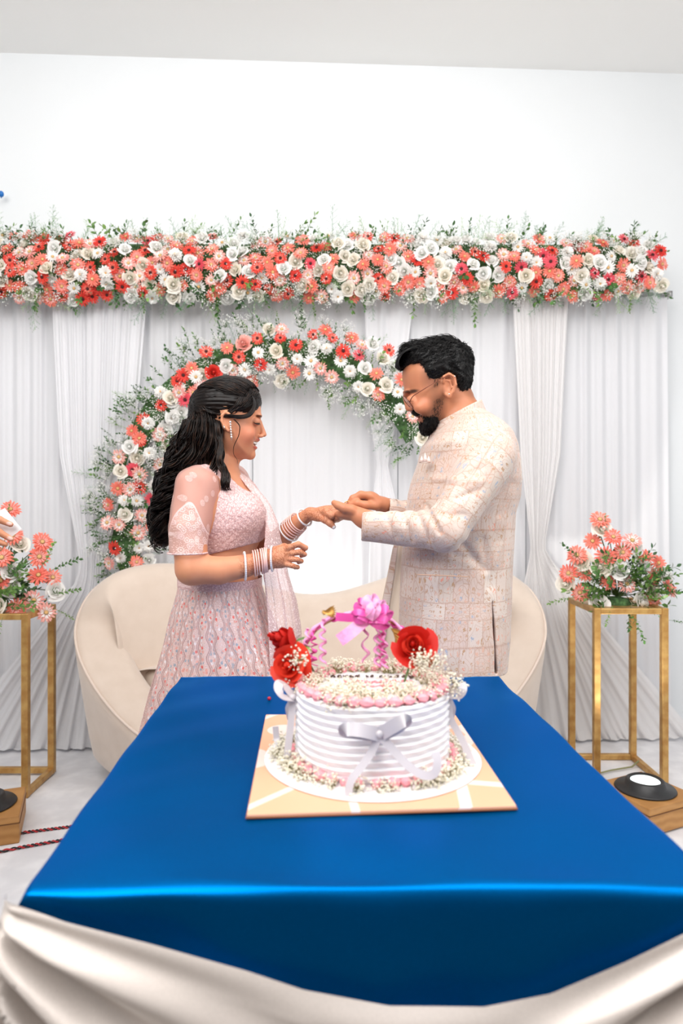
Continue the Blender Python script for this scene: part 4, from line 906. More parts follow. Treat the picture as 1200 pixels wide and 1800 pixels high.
def sdf_object(name, prims, cell, mats, root, it=2, disp=None, paint=None, base=(1, 1, 1)):
    V, Q_ = extract(prims, cell); V = relax(V, Q_, it)
    if disp is not None: N_ = vnormals(V, Q_); V = V+N_*disp(V, N_)[:, None]
    me = bpy.data.meshes.new(name); me.vertices.add(len(V)); me.vertices.foreach_set('co', (V-np.array(root.location)).ravel().astype(np.float32))
    me.loops.add(len(Q_)*4); me.loops.foreach_set('vertex_index', Q_.ravel().astype(np.int32)); me.polygons.add(len(Q_))
    me.polygons.foreach_set('loop_start', np.arange(0, len(Q_)*4, 4, dtype=np.int32)); me.polygons.foreach_set('use_smooth', np.ones(len(Q_), bool))
    me.update(calc_edges=True); me.validate()
    for m in (mats if isinstance(mats, list) else [mats]): me.materials.append(m)
    if paint is not None:
        C = paint(V, vnormals(V, Q_)); a = me.color_attributes.new('tint', 'FLOAT_COLOR', 'POINT'); a.data.foreach_set('color', np.concatenate([C, np.ones((len(C), 1))], 1).ravel().astype(np.float32))
    global LAST
    LAST = (V, vnormals(V, Q_), Q_); o = link(name, me, root); return o
def snapper(off):
    from mathutils.bvhtree import BVHTree
    t_ = BVHTree.FromPolygons(LAST[0].tolist(), LAST[2].tolist())
    def fn(p, k=1.0):
        q, n, i, d = t_.find_nearest(Vector(p)); return np.array(q)+np.array(n)*off*k
    return fn
def xzd(L): return [(P(a, b, d).x, P(a, b, d).z) for a, b, d in L]
def blob(V, c, r, soft=.5):      # 1 inside an ellipsoid, fading to 0 outside
    d = np.sqrt((((V-np.array(tuple(c)))/np.array(r))**2).sum(1)); return np.clip((1-d)/soft+.5, 0, 1)
def paintmix(C, m, col): return C*(1-m[:, None])+np.array(col[:3])[None]*m[:, None]
def skin_mat(name, henna=False):
    t = NT(name); at = t.node('ShaderNodeAttribute', _attribute_name='tint'); n = t.noise(40, 4); c = t.mix(t.math('MULTIPLY', t.step(n, .35, .7), .18), at.outputs['Color'], hexc(190, 110, 84))
    t.set(Base_Color=c, Roughness=0.45); t.b.inputs['Subsurface Weight'].default_value = .12; t.b.inputs['Subsurface Radius'].default_value = (.012, .005, .003)
    t.b.inputs['Subsurface Scale'].default_value = 1.0; t.bump(t.noise(700, 2), .05, .0004); t.b.inputs['Specular IOR Level'].default_value = .35; return t
def hair_mat(name, c1, c2, rough=.34):
    t = NT(name); n = t.noise(60, 3); t.set(Base_Color=t.mix(t.step(n, .35, .75), c1, c2), Roughness=rough); t.b.inputs['Specular IOR Level'].default_value = .18; return t.m
# ================================================================ the woman
DW = 1.85
SW = DW/F                                 # metres per pixel at her depth
def W(px, py, d=DW): return P(px, py, d)
wo = empty('person', (P(390, 900, DW).x, DW+.04, 0), 'person in pink embroidered blouse and skirt with long wavy hair, hand held out', 'person')
xz = lambda L, d=DW: [(P(a, b, d).x, P(a, b, d).z) for a, b in L]
HWW = 0.073
face = smoothpoly(xz([(421, 672), (438, 684), (451, 699), (457.5, 712), (459.5, 726), (457, 738), (456, 748), (457, 760), (455, 768), (453, 776), (450, 783), (446.5, 790), (444.5, 796), (443, 802), (437, 806), (428, 806.5), (417, 806), (408, 803), (396, 795), (380, 775), (364, 750), (356, 728), (355, 705), (364, 687), (382, 674), (402, 669)]), 2)
xm = P(430, 0, DW).x
def wrows(rows, ys): 
    out = []
    for py, a, b, ry, *c in rows:
        cy = c[0] if c else DW+.01; A_, B_ = P(a, py, DW), P(b, py, DW); out.append((A_.z, (A_.x+B_.x)/2, cy, (B_.x-A_.x)/2, ry))
    return out
w_torso = [(812, 368, 408, .05), (820, 356, 411, .065), (832, 338, 418, .10), (848, 322, 433, .13), (872, 310, 450, .145), (900, 306, 463, .148), (925, 306, 467, .145), (945, 309, 462, .135), (965, 314, 452, .125), (990, 318, 449, .125), (1020, 315, 455, .135), (1060, 322, 450, .13), (1110, 330, 444, .125), (1150, 335, 440, .12)]
w_torso_d = [(py, a+2.5, b-2.5, ry-.003) for py, a, b, ry in w_torso]
def w_body():
    L = [inflate(face, DW+.0, HWW, 52*SW, .62, .5, 1, xm, .06, k=.012)]
    L += [ell(W(399, 716), (.072, .072, .067), k=.02), ell(W(428, 772, DW), (.030, .052, .034), k=.02),
          ell(W(434, 762, DW-.040), (.020, .016, .017), k=.018), ell(W(434, 762, DW+.040), (.020, .016, .017), k=.018),        # cheeks
          cap(W(456.5, 743), W(462.5, 760), .0062, .0070, k=.010), ell(W(463.4, 764.3), (.0080, .0078, .0060), k=.005),              # nose
          ell(W(458, 766.5, DW-.012), (.0085, .0055, .0054), k=.004), ell(W(458, 766.5, DW+.012), (.0085, .0055, .0054), k=.004),
          ell(W(458, 769.5, DW-.008), (.0042, .0026, .0022), op='sub', k=.002),
          ell(W(455.5, 731, DW-.018), (.008, .016, .006), k=.008), ell(W(455.5, 731, DW+.018), (.008, .016, .006), k=.008),      # brow
          ell(W(457, 740.5, DW-.030), (.012, .013, .0085), op='sub', k=.010), ell(W(457, 740.5, DW+.030), (.012, .013, .0085), op='sub', k=.010),
          ell(W(449.5, 741.5, DW-.031), (.0125, .0125, .0115), k=.003), ell(W(449.5, 741.5, DW+.031), (.0125, .0125, .0115), k=.003)]  # lids
    L += [ell(W(450.5, 773.4), (.0098, .020, .0042), k=.004), ell(W(447.5, 787), (.0075, .013, .0048), k=.004),                  # lips
          ell(W(448, 779.3, DW), (.0145, .027, .0056), R=Matrix.Rotation(.5, 3, 'Y'), op='sub', k=.003), ell(W(441, 800), (.012, .013, .012), k=.012)]
    # ear
    for s in (-1, 1):
        D = DW+s*.072; e = lambda a, b, dd=0: W(a, b, D+s*dd)
        L += [ell(e(396.5, 741), (.012, .006, .024), k=.006)]
        L += chain([e(402, 728, .006), e(396, 724.5, .008), e(390, 730, .009), (e(389.5, 740, .009)), e(394, 750, .007), e(402, 757, .005)], [.0035, .0034, .0036, .0034, .0036, .0048], .003)
        L += [ell(e(399, 740, .008), (.007, .005, .013), op='sub', k=.004)]
    # neck and torso
    L += [cap(W(385, 780), W(384, 835), .047, .054, k=.03), loft(wrows(w_torso_d, 0), k=.03), ell(W(424, 903, DW-.055), (.058, .058, .052), k=.03), ell(W(424, 903, DW+.055), (.058, .058, .052), k=.03)]
    # near arm
    L += chain([W(346, 858, 1.735), W(332, 930, 1.69), W(337, 1000, 1.665)], [.053, .045, .038], .03)
    L += chain([W(337, 1000, 1.665), W(385, 1003, 1.675), W(430, 995, 1.69), W(468, 984, 1.70)], [.038, .0335, .0275, .0235], .012)
    L += [cap(W(468, 984, 1.70), W(482, 981, 1.70), .0225, .025, k=.01)]
    L += [ell(W(496, 978, 1.70), (.027, .0135, .029), R=Matrix.Rotation(.12, 3, 'Y'), k=.012)]
    fg = [(509, 962, 524, 956.5, 537, 963, 532, 967), (512, 972.5, 526, 970.5, 535, 974.5, 529, 977.5), (511, 983, 522, 983.5, 529.5, 986.5, 524, 989), (505, 992.5, 515, 995, 523, 997, 518, 998.5)]
    for i, (a, b, c, d, e, f_, g_, h) in enumerate(fg):
        r = .0077-.0004*i; L += chain([W(a-14, b*.6+978*.4, 1.70), W(a, b, 1.692), W(c, d, 1.688), W(e, f_, 1.700), W(g_, h, 1.716)], [r, r*1.05, r*.98, r*.85, r*.7], .0025)
    L += chain([W(482, 968, 1.715), W(499, 962, 1.735), W(514, 963, 1.745)], [.011, .0095, .007], .01)
    # far arm reaching out
    L += chain([W(405, 852, 1.97), W(440, 925, 1.97), W(463, 968, 1.955)], [.052, .043, .036], .03)
    L += chain([W(463, 968, 1.955), W(498, 942, 1.91), W(525, 917, 1.875), W(544, 903, 1.85)], [.036, .0285, .0205, .0175], .012)
    L += [ell(W(563, 901, 1.84), (.035, .026, .0145), R=Matrix.Rotation(-.10, 3, 'Y'), k=.014), ell(W(573, 899, 1.83), (.023, .027, .013), k=.012), ell(W(557, 908, 1.835), (.020, .018, .013), R=Matrix.Rotation(.4, 3, 'Y'), k=.012)]
    for i, (dd, bx_, by_) in enumerate(((-.024, 0, 3), (-.008, 2, 0), (.009, 1, -1), (.024, -2, 0))):
        r = .0085-.0004*abs(i-1); L += chain([W(572+bx_, 895+by_, 1.83+dd), W(588+bx_, 893+by_, 1.83+dd), W(601+bx_, 896+by_, 1.83+dd), W(611+bx_, 901+by_, 1.83+dd*.8)], [r, r, r*.9, r*.72], .005)
    L += chain([W(560, 909, 1.82), W(572, 914, 1.805), W(580, 920, 1.80), W(586, 926, 1.80)], [.0105, .0092, .0082, .0068], .008)
    L += chain([W(575, 903, 1.80), W(583, 907, 1.795), W(593, 902, 1.80)], [.0085, .008, .007], .005)
    # legs and feet beneath the skirt
    for s in (-1, 1):
        L += chain([W(388, 1120, 1.85+s*.06), Vector((-.31, 1.88+s*.06, .45)), Vector((-.325, 1.89+s*.07, .07))], [.062, .045, .032], .03)
        L += [ell(Vector((-.275, 1.885+s*.075, .032)), (.10, .036, .030), k=.02)]
    return L
SK = np.array(hexc(206, 142, 108)[:3]); SKW = SK
def w_paint(V, N_):
    C = np.tile(SK, (len(V), 1))
    z, x = V[:, 2], V[:, 0]
    for s in (-1, 1):
        C = paintmix(C, .32*blob(V, W(436, 763, DW+s*.05), (.030, .030, .026), .9), hexc(222, 120, 98))
        C = paintmix(C, .9*blob(V, W(455, 731.5, DW+s*.028), (.009, .018, .0028), .5), hexc(60, 38, 30))
        C = paintmix(C, .95*blob(V, W(452.5, 745.0, DW+s*.032), (.0095, .014, .0020), .5), hexc(26, 16, 14))
        C = paintmix(C, .35*blob(V, W(451, 739, DW+s*.032), (.011, .013, .006), .8), hexc(150, 92, 80))
    C = paintmix(C, .85*blob(V, W(451.5, 773.4), (.0115, .022, .0042), .5), hexc(184, 84, 78)); C = paintmix(C, .85*blob(V, W(447, 786.6), (.011, .020, .0045), .5), hexc(188, 90, 82))
    C = paintmix(C, .45*blob(V, W(446.5, 769.5, DW-.034), (.0022, .012, .0075), .7), hexc(150, 90, 66))
    C = paintmix(C, .9*blob(V, W(447, 779.8), (.012, .021, .0045), .4), hexc(120, 40, 40))
    C = paintmix(C, .8*blob(V, W(459, 769.3, DW-.009), (.004, .003, .002), .6), hexc(90, 44, 34))
    # henna on both hands: scrolls and rings
    hen = hexc(150, 72, 38)
    for (a, b) in (((W(500, 978, 1.70)), (.055, .045, .045)), ((W(566, 903, 1.83)), (.06, .05, .05)), (W(440, 992, 1.69), (.030, .05, .04))):
        m = blob(V, a, b, .25); p = V-np.array(tuple(a)); q = np.sqrt(p[:, 0]**2+p[:, 2]**2+.3*p[:, 1]**2)
        sc = np.sin(p[:, 0]*240+2.4*np.sin(p[:, 2]*190))*np.sin(p[:, 2]*240+2.4*np.sin(p[:, 0]*180)+p[:, 1]*110)
        C = paintmix(C, m*.85*np.clip(1.25-np.abs(np.abs(sc)-.35)*6, 0, 1), hen)
    # nails
    C = paintmix(C, blob(V, W(587.5, 927.5, 1.797), (.0062, .006, .006), .35), hexc(250, 246, 246))
    for a, b, d in ((536.5, 962.5, 1.703), (535.5, 974, 1.70)): C = paintmix(C, .8*blob(V, W(a, b, d), (.004, .006, .005), .4), hexc(230, 200, 196))
    return C
M_wskin = skin_mat('tan_skin').m
sdf_object('body', w_body(), .0023, M_wskin, wo, 2, paint=w_paint)
# teeth and eyelashes
mb = MB()
for k in range(9):
    a = (k-4)*.30; r = .019; c = W(443, 0); q = Vector((c.x-.001+r*.62*math.cos(a), DW+r*math.sin(a)*1.05, W(0, 777).z-.0035*math.cos(a)))
    mb.ball(q, .0033, 0, 8, 6, (.7, 1.1, 1.35))
link('teeth', local(wo, mb).mesh('teeth', simple('teeth', hexc(244, 240, 232), .25)), wo)
M_lash = simple('lash', hexc(18, 12, 12), .5)
for s in (-1, 1):
    mb = MB(); mb.tube([W(445.5, 742.2, DW+s*.043), W(449, 744.4, DW+s*.0435), W(453, 745.8, DW+s*.041), W(456.3, 745.4, DW+s*.036)], [.0006, .0011, .0013, .0008], 6)
    for k in range(6): p = W(449+k*1.5, 744.6+.2*k, DW+s*(.0435-.0012*k)); mb.tube([p, p+Vector((.0035, s*.002, -.0028))], [.0004, .0001], 4)
    link('eyelash', local(wo, mb).mesh('eyelash', M_lash), wo)
# ---- hair
M_hair = hair_mat('dark_hair', hexc(12, 8, 8), hexc(28, 19, 16)); M_hair2 = hair_mat('brown_hair', hexc(24, 17, 14), hexc(60, 42, 33), .3)
HL = [ell(W(399, 713), (.084, .080, .076), k=.02), ell(W(424, 706), (.052, .066, .056), k=.02), ell(W(377, 714), (.052, .066, .056), k=.02), ell(W(421, 714), (.054, .0795, .040), k=.012), ell(W(354, 704, DW), (.018, .030, .018), k=.012),
      cap(W(370, 720), W(360, 775), .054, .056, k=.03), cap(W(360, 775), W(337, 820), .055, .040, k=.02)]
HL += chain([W(335, 822, 1.86), W(306, 862, 1.88), W(287, 905, 1.88), W(288, 950, 1.87)], [.040, .034, .026, .016], .02)
lo_, hi_ = tuple(W(380, 820, 1.6)), tuple(W(480, 700, 2.1)); lo_, hi_ = (lo_[0]-.1, 1.6, lo_[2]-.1), (hi_[0]+.1, 2.1, hi_[2]+.1)
facecut = smoothpoly(xzd([(475, 706, 1.85), (459, 709, 1.85), (454, 717, 1.83), (446, 728, 1.80), (436, 734, 1.785), (420, 738, 1.775), (402, 731, 1.775), (391, 731, 1.775), (390, 757, 1.775), (394, 800, 1.775), (384, 850, 1.775), (480, 850, 1.775), (500, 760, 1.775)]), 1)
HL += [prism(facecut, 1.5, 2.2, k=.006)]
def hdisp(V, N_):
    a = np.arctan2(V[:, 1]-DW, V[:, 2]-W(0, 705).z); s = V[:, 0]
    fz = np.clip((W(436, 0).x-V[:, 0])*40, .15, 1)
    return fz*.0009*np.sin(a*46+3*np.sin(s*24))+.0008*np.sin(a*90+s*50)+.003*np.sin(V[:, 0]*60+V[:, 1]*50)*np.clip((W(0, 760).z-V[:, 2])*20, 0, 1)
hair = sdf_object('hair', HL, .003, M_hair, wo, 2, disp=hdisp); snap = snapper(.0012)
g = random.Random(5); mbh = [MB(), MB()]
# crown strands swept back to the clip
cc = np.array(tuple(W(399, 713))); R3 = np.array((.0865, .0825, .0785)); clip = W(350, 703)
for k in range(480):
    th = g.uniform(-1.45, 1.45); sp = g.uniform(-.22, .22); wob = g.uniform(.985, 1.025); kk = g.uniform(0, 6)         # around the head side to side
    pts = []
    for i in range(12):
        s = i/11; ph = lerp(1.22-.25*abs(th)-.25*g.random()*.0, -1.25, s)   # front to back
        t2 = th*(1-.72*s**1.6)+sp*math.sin(s*3)
        d = np.array((math.sin(ph), math.sin(t2)*math.cos(ph*.55), math.cos(t2)*math.cos(ph)*1.0+.12)); d /= np.linalg.norm(d)
        pts.append(cc+d*R3*(wob+.010*math.sin(s*5+kk)))
    e = np.array(tuple(clip)); pts[-1] = pts[-1]*.4+e*.6+np.array((0, .012*math.sin(th), 0))
    pts = [snap(p, 1+1.2*abs(wob-1)*60) if i_ < 11 else p for i_, p in enumerate(pts)]
    mbh[k % 4 == 0].tube(pts, [.0003]+[.0012]*10+[.0008], 4)
# bangs sweeping over the near temple
for k in range(85):
    o = g.random(); j_ = lambda: g.uniform(-1.6, 1.6); pts = [W(432+10*o, 684+6*o, DW-.048), W(449-2*o+j_(), 702+4*o, DW-.056), W(450-9*o+j_(), 721+j_(), DW-.062+.0*o), W(440-8*o, 733-3*o+j_(), DW-.071), W(421-8*o+j_(), 736-6*o+j_(), DW-.0785), W(400-4*o, 732-4*o+j_(), DW-.0815), W(384, 733+4*o, DW-.076)]
    c = sm(pts, 22, 3); mbh[k % 3 == 0].tube(c, [.0003]+[.0011]*20+[.0005], 4)
for k in range(110):
    o = g.random(); pts = [W(428+22*o, 682+14*o, DW-.04+.03*o), W(420+14*o, 702+14*o, DW-.074+.006*o), W(404+6*o, 722+9*o, DW-.086), W(384, 731+4*o, DW-.085), W(366, 720+6*o, DW-.078), W(350, 712, DW-.03)]
    c = [snap(p, g.uniform(.8, 2)) for p in sm(pts, 22, 3)]; mbh[k % 3 == 0].tube(c, [.0003]+[.0012]*20+[.0006], 4)
# long wavy locks
CL = sm([W(352, 705, 1.86), W(362, 735, 1.84), (W(356, 775, 1.84)), W(338, 818, 1.85), W(308, 858, 1.87), W(288, 905, 1.875), W(281, 965, 1.87)], 60, 6)
CRX = np.interp(np.linspace(0, 1, 60), [0, .15, .35, .5, .68, .85, 1], [.018, .050, .066, .060, .034, .024, .012])
CRY = np.interp(np.linspace(0, 1, 60), [0, .15, .35, .5, .68, .85, 1], [.03, .078, .082, .078, .060, .045, .028])
tg_ = np.gradient(CL, axis=0); tg_ /= np.linalg.norm(tg_, axis=1)[:, None]; sdx = np.stack([-tg_[:, 2], 0*tg_[:, 0], tg_[:, 0]], 1)
for k in range(95):
    a = g.uniform(0, 6.28); rr = g.uniform(.78, 1.05) if k % 5 else g.uniform(.3, .8); u0 = g.uniform(0, .12) if k % 3 else g.uniform(.1, .3); u1 = g.uniform(.74, 1.02)
    if k % 7 == 0: u1 = g.uniform(.5, .74)
    n = 60; ph = g.uniform(0, 6.28); fr = g.uniform(26, 40); amk = g.uniform(.7, 1.25); clr = g.uniform(.006, .011)
    for m_ in range(11):
        ma = g.uniform(0, 6.28); mr = clr*math.sqrt(g.random()); r0 = g.uniform(.0010, .0021); dp = g.uniform(-.45, .45); pts = []
        for i in range(n):
            s = i/(n-1); u = lerp(u0, min(1, u1), s); q = u*59; j = min(58, int(q)); w_ = q-j; c = CL[j]*(1-w_)+CL[j+1]*w_; sx = sdx[j]; rx = CRX[j]; ry = CRY[j]
            am = amk*(.0015+.0125*min(1, max(0, (u-.20)/.4))); tight = 1-.55*max(0, (s-.5)/.5); tw = ma+s*5
            off = sx*(math.cos(a)*rx*rr+am*math.sin(fr*u+ph+dp)+mr*tight*math.cos(tw))+np.array((0, 1, 0))*(math.sin(a)*ry*rr+am*math.cos(fr*u+ph+dp)+mr*tight*math.sin(tw))+tg_[j]*am*.25*math.cos(2*(fr*u+ph))
            pts.append(c+off)
        rad = [r0*min(1, .3+3*s_)*(1-.8*max(0, s_-.8)/.2) for s_ in np.linspace(0, 1, n)]
        mbh[m_ % 4 == 0].tube(pts, rad, 4)
for k in range(110):
    o = g.random(); o2 = g.random(); ph = g.uniform(0, 1.2); c = sm([W(374+12*o, 722+6*o2, 1.80), W(376+14*o, 745, 1.782), W(377+15*o, 775, 1.772+.03*o2), W(380+13*o, 800, 1.768+.03*o2), W(366+20*o, 822+8*o2, 1.755+.03*o2), W(352+26*o, 838, 1.75)], 50, 4); s = np.linspace(0, 1, 50)
    c = c+np.stack([.004*s*np.sin(s*16+ph+3*o), .004*s*np.cos(s*16+ph), 0*s], 1); mbh[k % 3 == 0].tube(c, [.0004]*2+[.0016]*40+list(np.linspace(.0016, .0004, 8)), 4)
# the front lock falling over the shoulder, and curls at the ends
for k in range(60):
    o = g.uniform(-1, 1); ph = g.uniform(0, 6.28); base = sm([W(378, 728, 1.80), W(384, 752, 1.775), W(387, 795, 1.76), W(390+4*o, 828, 1.735), W(399+4*o, 848, 1.725), W(402+6*o, 862, 1.725)], 34, 4)
    c = base+np.stack([(.008*o*(1-.6*np.linspace(0, 1, 34))+.007*np.sin(np.linspace(0, 1, 34)*17+ph*.25)*np.linspace(.2, 1, 34)), .008*np.cos(np.linspace(0, 1, 34)*17+ph*.25)*np.linspace(.3, 1, 34), 0*np.linspace(0, 1, 34)], 1)
    mbh[k % 2].tube(c, [.0017]*26+list(np.linspace(.0017, .0004, 8)), 4)
for k in range(140):
    y0 = g.uniform(760, 950); xx = interp(y0, [700, 741, 768, 790, 824, 853, 880, 907, 941, 973], [338, 322, 306, 304, 290, 285, 272, 269, 277, 283]); z = W(xx, y0, 1.86+g.uniform(-.03, .03)); r = g.uniform(.006, .013); a0 = g.uniform(0, 6.28); L = g.uniform(.02, .05)
    c = [z+Vector((r*math.cos(a0+s*8), .5*r*math.sin(a0+s*8), -L*s+r*math.sin(a0+s*8)*.6)) for s in np.linspace(0, 1, 22)]; mbh[k % 3 == 0].tube(c, [.0011]*16+list(np.linspace(.0011, .0002, 6)), 4)
# face-framing tendril
c = sm([W(411, 737, DW-.079), W(422, 748, DW-.075), W(420, 765, DW-.074), W(410, 785, DW-.072), (W(410, 800, DW-.066)), W(418, 808, DW-.06), W(417, 815, DW-.055)], 30, 3); mbh[1].tube(c, list(np.linspace(.0018, .0004, 30)), 5)
for i, m in enumerate((M_hair, M_hair2)): link('hair_strands', local(wo, mbh[i]).mesh('hair_strands', m), wo)
mb = MB(); 
for a, b, r in ((347, 699, .011), (356, 694, .010), (340, 705, .009), (351, 708, .010)): mb.ball(W(a, b, DW-.028), r, 0, 12, 8, (1.3, .6, .8))
link('hair_clip', local(wo, mb).mesh('hair_clip', simple('black_clip', hexc(20, 22, 26), .25)), wo)
# ---- jewellery
M_dia = simple('crystal_silver', hexc(236, 226, 220), .12, .75); M_gem = simple('rose_crystal', hexc(240, 200, 196), .08, .3)
mb = MB()
for k in range(7): mb.ball(W(404.5+.35*k, 742+4.4*k, DW-.084), .0026+.0010*(k in (0, 6))+.0006*(k % 2), 0, 7, 5)
mb.tube([W(404, 740, DW-.084), W(407, 774, DW-.084)], .0009, 5); link('earring', local(wo, mb).mesh('earring', M_dia), wo)
mb = MB(); mb.tube([W(393, 748, DW-.083), W(394.3, 753, DW-.085)], .0016, 6); link('ear_cuff', local(wo, mb).mesh('ear_cuff', M_dia), wo)
mb = MB()
for k in range(24):
    a = -1.7+3.3*k/23; p = Vector((P(385, 0, DW).x+.056*math.cos(a), DW+.060*math.sin(a), W(0, 828).z-.020*math.cos(a)))
    mb.ball(p, .0042, 0, 7, 5); 
    if k % 2: mb.ball(p+Vector((.002*math.cos(a), .002*math.sin(a), -.008)), .0036, 0, 7, 5)
link('necklace', local(wo, mb).mesh('necklace', M_dia), wo)
M_bang = simple('pink_bangle', hexc(236, 192, 184), .25); M_bw = simple('silver_bangle', hexc(244, 238, 238), .15, .3)
def bangle(c, ax, r, th, m, bead=False, lab=None):
    ax = Vector(ax).normalized(); u = ax.cross(Vector((0, 0, 1))).normalized(); v = ax.cross(u); mb = MB()
    ring = [Vector(c)+r*(math.cos(a)*u+math.sin(a)*v) for a in np.linspace(0, 2*math.pi, 40, endpoint=False)]
    mb.tube(ring, th, 7, closed=True)
    if bead:
        for p in ring: mb.ball(p, th*1.25, 0, 5, 4)
    link('bangle', local(wo, mb).mesh('bangle', m), wo)
def arm_at(pts, px):      # along a list of (px, py, d)
    xs = [p[0] for p in pts]; return W(px, np.interp(px, xs, [p[1] for p in pts]), np.interp(px, xs, [p[2] for p in pts]))
NA = [(385, 1003, 1.675), (430, 995, 1.69), (468, 984, 1.70), (482, 981, 1.70)]; FA = [(498, 942, 1.91), (525, 917, 1.875), (544, 903, 1.85)]
for px, r, th, m, bd_ in ((430, .0335, .0026, M_bw, 1), (446, .0318, .0017, M_bang, 0), (450, .0316, .0017, M_bang, 0), (454, .0312, .0017, M_bang, 0), (459, .0308, .002, M_bang, 0), (462.5, .0306, .002, M_bang, 0), (466, .0304, .002, M_bang, 0), (469.5, .030, .002, M_bang, 0), (478, .030, .0027, M_bw, 1)):
    a, b = arm_at(NA, px-4), arm_at(NA, px+4); d = b-a; d = Vector((d.x, d.y, d.z-.002)); bangle(arm_at(NA, px), d, r, th, m, bd_)
for px, r, th, m, bd_ in ((507, .0315, .0025, M_bw, 1), (511, .030, .002, M_bang, 0), (514.5, .0295, .002, M_bang, 0), (518, .029, .002, M_bang, 0), (521, .0285, .002, M_bang, 0), (524, .028, .002, M_bang, 0), (535, .0245, .0024, M_bw, 1)):
    a, b = arm_at(FA, px-4), arm_at(FA, px+4); bangle(arm_at(FA, px), b-a, r, th, m, bd_)
# ---- clothes
def embroid(name, base, base2, kind='floral', alpha=None):
    t = NT(name); co = t.obj(); sep = t.node('ShaderNodeSeparateXYZ', Vector=co); geo = t.node('ShaderNodeNewGeometry')
    X, Y, Z = sep.outputs
    cmb = t.node('ShaderNodeCombineXYZ', X=t.math('ADD', X, t.math('MULTIPLY', Y, .8)), Y=Z, Z=0.0).outputs[0]
    def vor(s, feat='F1', rnd_=1.0):
        v = t.node('ShaderNodeTexVoronoi', Scale=s, Randomness=rnd_, _feature=feat, _voronoi_dimensions='2D'); t.t.links.new(cmb, v.inputs['Vector']); return v
    return t, X, Y, Z, cmb, vor
# blouse: dense pale pink sequin work
t, X, Y, Z, cmb, vor = embroid('blouse_pink', None, None)
v1 = vor(150); v2 = vor(260); v3 = vor(45, 'DISTANCE_TO_EDGE')
c = t.mix(t.step(v1.outputs['Distance'], .15, .55), hexc(232, 200, 198), hexc(204, 164, 163))
c = t.mix(t.math('MULTIPLY', t.math('LESS_THAN', v3.outputs['Distance'], .05), .5), c, hexc(196, 160, 160))
c = t.mix(t.math('LESS_THAN', v2.outputs['Distance'], .16), c, hexc(246, 228, 226))
t.set(Base_Color=c, Roughness=.5, Metallic=t.math('MULTIPLY', t.math('LESS_THAN', v2.outputs['Distance'], .14), .5)); t.bump(t.math('ADD', v1.outputs['Distance'], v2.outputs['Distance']), .6, .0012); M_blouse = t.m
t, X, Y, Z, cmb, vor = embroid('sleeve_net', None, None)      # sheer above, worked below
zz = W(0, 884).z; zh = W(0, 974).z; xs_ = P(331, 0, 1.67).x; relx = t.math('SUBTRACT', X, t.math('SUBTRACT', xs_, wo.location.x))
arch_ = t.math('ADD', t.math('SUBTRACT', zz, Z), t.math('MULTIPLY', t.math('MULTIPLY', relx, relx), -34.0)); arch_ = t.math('ADD', arch_, t.math('MULTIPLY', t.math('SINE', t.math('MULTIPLY', relx, 130.0)), .004))
inn = t.math('GREATER_THAN', arch_, 0.0); line = t.math('LESS_THAN', t.math('ABSOLUTE', t.math('SUBTRACT', arch_, .002)), .0032)
line2 = t.math('LESS_THAN', t.math('ABSOLUTE', t.math('SUBTRACT', Z, zh+.016)), .0016); band = t.math('LESS_THAN', Z, zh+.014)
v1 = vor(58); v2 = vor(230); v3 = vor(60, 'DISTANCE_TO_EDGE'); ringm = t.math('LESS_THAN', t.math('ABSOLUTE', t.math('SUBTRACT', v1.outputs['Distance'], .34)), .06); dot = t.math('LESS_THAN', v1.outputs['Distance'], .14); sq = t.math('LESS_THAN', v2.outputs['Distance'], .22)
vb = vor(24); mot = t.math('LESS_THAN', vb.outputs['Distance'], .20)
pat = t.math('MAXIMUM', t.math('MULTIPLY', t.math('MAXIMUM', t.math('MAXIMUM', ringm, dot), t.math('MULTIPLY', sq, .8)), inn), t.math('MAXIMUM', line, t.math('MAXIMUM', line2, t.math('MULTIPLY', band, .8))))
pat = t.math('MAXIMUM', pat, t.math('MULTIPLY', mot, t.math('MAXIMUM', sq, .5)))
col = t.mix(t.math('MULTIPLY', v1.outputs['Color'], .6), hexc(234, 206, 200), hexc(196, 160, 164)); cb_ = t.mix(pat, hexc(222, 178, 168), col)
t.set(Base_Color=cb_, Roughness=.55); t.bump(pat, .6, .001)
tr = t.node('ShaderNodeBsdfTransparent', Color=(1, .93, .92, 1)); mx = t.node('ShaderNodeMixShader', Fac=t.math('ADD', .50, t.math('ADD', t.math('MULTIPLY', inn, .20), t.math('MULTIPLY', pat, .36)), clamp=True))
t.t.links.new(tr.outputs[0], mx.inputs[1]); t.t.links.new(t.b.outputs[0], mx.inputs[2]); t.t.links.new(mx.outputs[0], t.out.inputs[0]); M_sleeve = t.m
bl_rows = [(py, a-.5, b+1.5, ry+.003) for py, a, b, ry in w_torso if py <= 990]
big_lo, big_hi = (-.8, 1.4, .9), (.3, 2.3, 1.5)
BL = [loft(wrows(bl_rows, 0), k=.02), ell(W(424, 903, DW-.055), (.063, .063, .057), k=.03), ell(W(424, 903, DW+.055), (.063, .063, .057), k=.03)]
BL += chain([W(352, 838, 1.76), W(372, 826, 1.80)], [.03, .02], .03)
BL += [halfspace(W(412, 965, 1.72), (.23, 0, -1), big_lo, big_hi), ell(W(430, 836, DW), (.070, .082, .054), R=Matrix.Rotation(.55, 3, 'Y'), op='sub', k=.006), ell(W(392, 815, DW), (.060, .082, .042), op='sub', k=.006)]
sdf_object('blouse', BL, .0032, M_blouse, wo, 2, disp=lambda V, N_: .0006*np.sin(V[:, 0]*300)*np.sin(V[:, 2]*300))
def wsleeve(pts, rs, hem_y, d):
    L = chain(pts, rs, .03); L += [halfspace(W(0, hem_y, d), (0, 0, -1), big_lo, big_hi)]; return L
